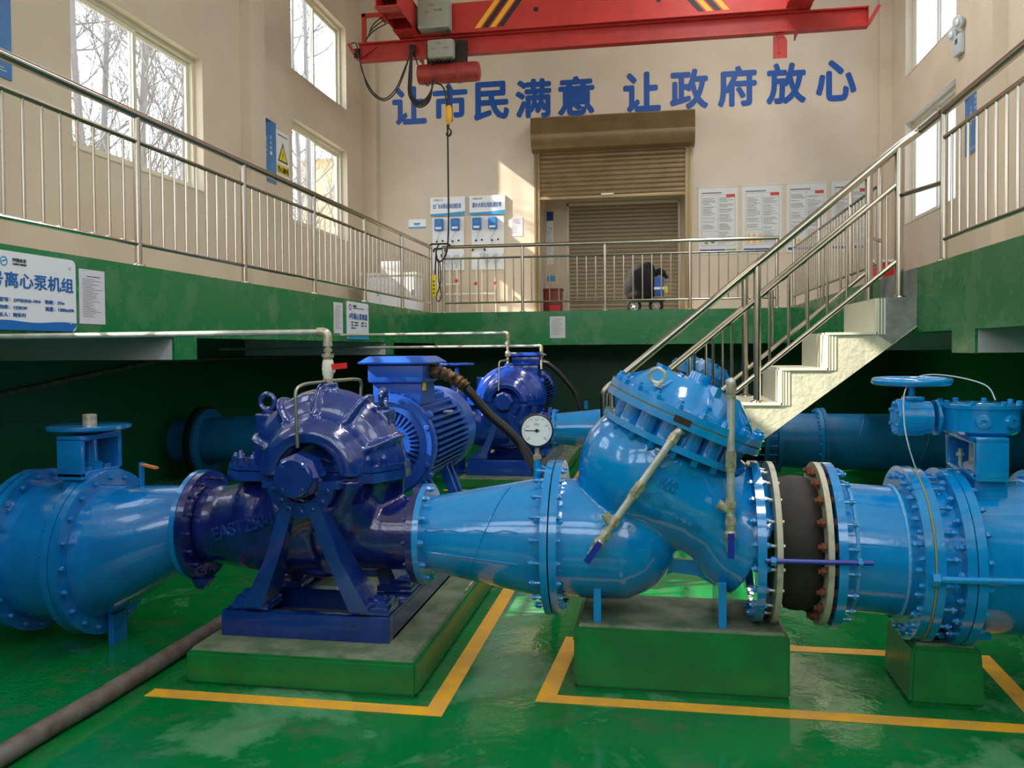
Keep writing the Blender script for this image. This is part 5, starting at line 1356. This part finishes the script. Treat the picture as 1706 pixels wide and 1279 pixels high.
t = thing('festoon_cable', 'black festoon cables looping below the left end of the crane beam', 'cable', (-4.0, CY-.12, 5.1))
def loop(pts, r=.010): MB().tube(bez(pts, 8), r, 8).build('cable_loop', 'black_cable', t)
y = CY-.10
loop([(-4.55, y, 6.05), (-4.46, y, 6.04), (-4.40, y, 5.75), (-4.27, y, 5.35), (-4.05, y, 5.17), (-3.85, y, 5.28), (-3.70, y, 5.60), (-3.62, y, 5.85)])
loop([(-4.42, y-.02, 5.9), (-4.36, y-.02, 5.6), (-4.20, y-.02, 5.30), (-4.02, y-.02, 5.19), (-3.84, y-.02, 5.33), (-3.70, y-.02, 5.62), (-3.60, y-.02, 5.85)])
for k in range(4): loop([(-3.60+.01*k, y-.02*k, 5.86), (-3.64+.02*k, y-.02*k, 5.5), (-3.64+.02*k, y-.02*k, 5.22), (-3.50+.01*k, y-.02*k, 5.04+.02*k), (-3.33, y-.02*k, 5.12+.02*k), (-3.28+.012*k, y-.02*k, 5.4), (-3.27, y-.05, 5.68)], .012)
loop([(-3.56, y, 5.88), (-3.48, y, 5.6), (-3.36, y, 5.35), (-3.30, y, 5.45)], .009)
for k, xx in enumerate((-4.46, -3.59)): MB().box(xx-.05, xx+.05, CY-.09, CY-.06, 5.84, 5.98, .01).build('cable_trolley', 'dirty_steel', t, 30)

t = thing('pendant_control', 'yellow push-button pendant on a long black cable beside the railing corner', 'remote', (-3.36, 12.55, 2.2))
MB().tube(bez([(-3.22, CY-.12, 5.38), (-3.10, CY-.10, 5.28), (-3.07, CY-.05, 4.9), (-3.10, CY+.10, 4.0), (-3.13, 12.50, 3.2), (-3.18, 12.52, 2.86), (-3.30, 12.55, 2.76), (-3.34, 12.55, 2.88)], 8), .013, 8).build('pendant_cable', 'black_cable', t)
m = MB(); m.box(-3.41, -3.34, 12.53, 12.59, 2.22, 2.56, .012); pd = m.build('pendant_body', 'pendant_yellow', t, 30)
for k in range(4): MB().lathe((-3.375, 12.53, 2.28+.06*k), (0, -1, 0), [(0, .013), (.01, .012)], 12).build('push_button', 'black', pd)
MB().tube(bez([(-3.36, 12.56, 2.56), (-3.35, 12.55, 2.75), (-3.33, 12.54, 2.95), (-3.30, 12.56, 3.02)], 5), .012, 8).tube(bez([(-3.30, 12.55, 2.8), (-3.30, 12.54, 2.5), (-3.26, 12.54, 2.25), (-3.30, 12.54, 2.15), (-3.34, 12.54, 2.22), (-3.27, 12.54, 2.45), (-3.28, 12.55, 2.75)], 6), .009, 6).build('cable_coil', 'black_cable', t)
m = MB().tube(round_path([(-3.44, 12.60, 3.0), (-3.44, 12.60, 3.04), (-3.16, 12.60, 3.04), (-3.12, 12.60, 3.0)], .02), .014, 8); m.build('rail_hook', 'black', t)

# ------------------------------------------------------------------ outside the left windows: bare trees and a building
mb = MB(); mb.box(-40, XL-.25, -25, 60, -.4, -.3); struct('ground', mb, 'ground')
def tree(label, x, y, h, seed, lean=0.):
    rnd = random.Random(seed); t = thing('bare_tree', label, 'tree', (x, y, -.3), 'bare trees outside the left windows')
    tr = MB(); br = MB()
    top = V((x+lean*h*.5, y+lean*h*.4, h)); base = V((x, y, -.3)); pts = [base.lerp(top, k/8)+V((rnd.uniform(-.06, .06), rnd.uniform(-.06, .06), 0)) for k in range(9)]
    tr.tube(pts, [.13*(1-.085*k) for k in range(9)], 8)
    def grow(p, d, L, r, depth):
        q = [p]; dd = d.copy()
        for k in range(4):
            dd = (dd+V((rnd.uniform(-.25, .25), rnd.uniform(-.25, .25), rnd.uniform(-.02, .22)))).normalized(); q.append(q[-1]+dd*L/4)
        br.tube(q, [r*(1-.17*k) for k in range(5)], 5, cap=False)
        if depth:
            for k in (1, 2, 2, 3, 3, 4, 4):
                e = (dd+V((rnd.uniform(-1, 1), rnd.uniform(-1, 1), rnd.uniform(-.2, .8)))).normalized(); grow(q[k], e, L*rnd.uniform(.4, .65), r*.5, depth-1)
    for k in range(20):
        f = .18+.8*k/20; i = int(f*8); a = rnd.uniform(0, 2*PI)
        grow(pts[i].lerp(pts[i+1], f*8-i), V((math.cos(a), math.sin(a), rnd.uniform(.3, 1.1))).normalized(), rnd.uniform(1.2, 2.6)*(1.25-f*.6), .026, 2)
    tr.build('trunk', 'bark', t); br.build('branches', 'bark', t, 0)
for i, (x, y, h, le) in enumerate(((-9.3, 13.7, 11, .06), (-11.0, 15.0, 12, -.05), (-12.5, 17.0, 12, .06), (-9.8, 16.2, 11, .03), (-10.2, 18.0, 11, .05), (-11.2, 20.4, 12, .04), (-9.2, 21.6, 12, -.03), (-10.5, 24.0, 12, -.04), (-14.0, 18.0, 13, .0), (-15.0, 22.5, 13, .02), (-10.0, 27.0, 12, .05), (-13.0, 27.5, 12, .03))):
    tree('bare grey tree outside the left windows', x, y, h, 20+i, le)
t = thing('building', 'sunlit beige building outside, behind the far lower left window', 'building', (-11, 33, -.3))
MB().box(-13.2, -8.0, 30, 36, -.3, 8.6).build('wall', 'building_beige', t, 0)
MB().box(-13.4, -7.8, 29.8, 36.2, 8.6, 8.9).build('roof', 'grey_beam', t, 0)
for k in range(2):
    w_ = MB().box(-12.6+2.4*k, -11.4+2.4*k, 29.97, 30.02, 1.2, 3.0).build('window', 'window_frame', t, 0); MB().box(-12.5+2.4*k, -11.5+2.4*k, 29.95, 29.98, 1.3, 2.9).build('pane', 'sign_navy', w_, 0)
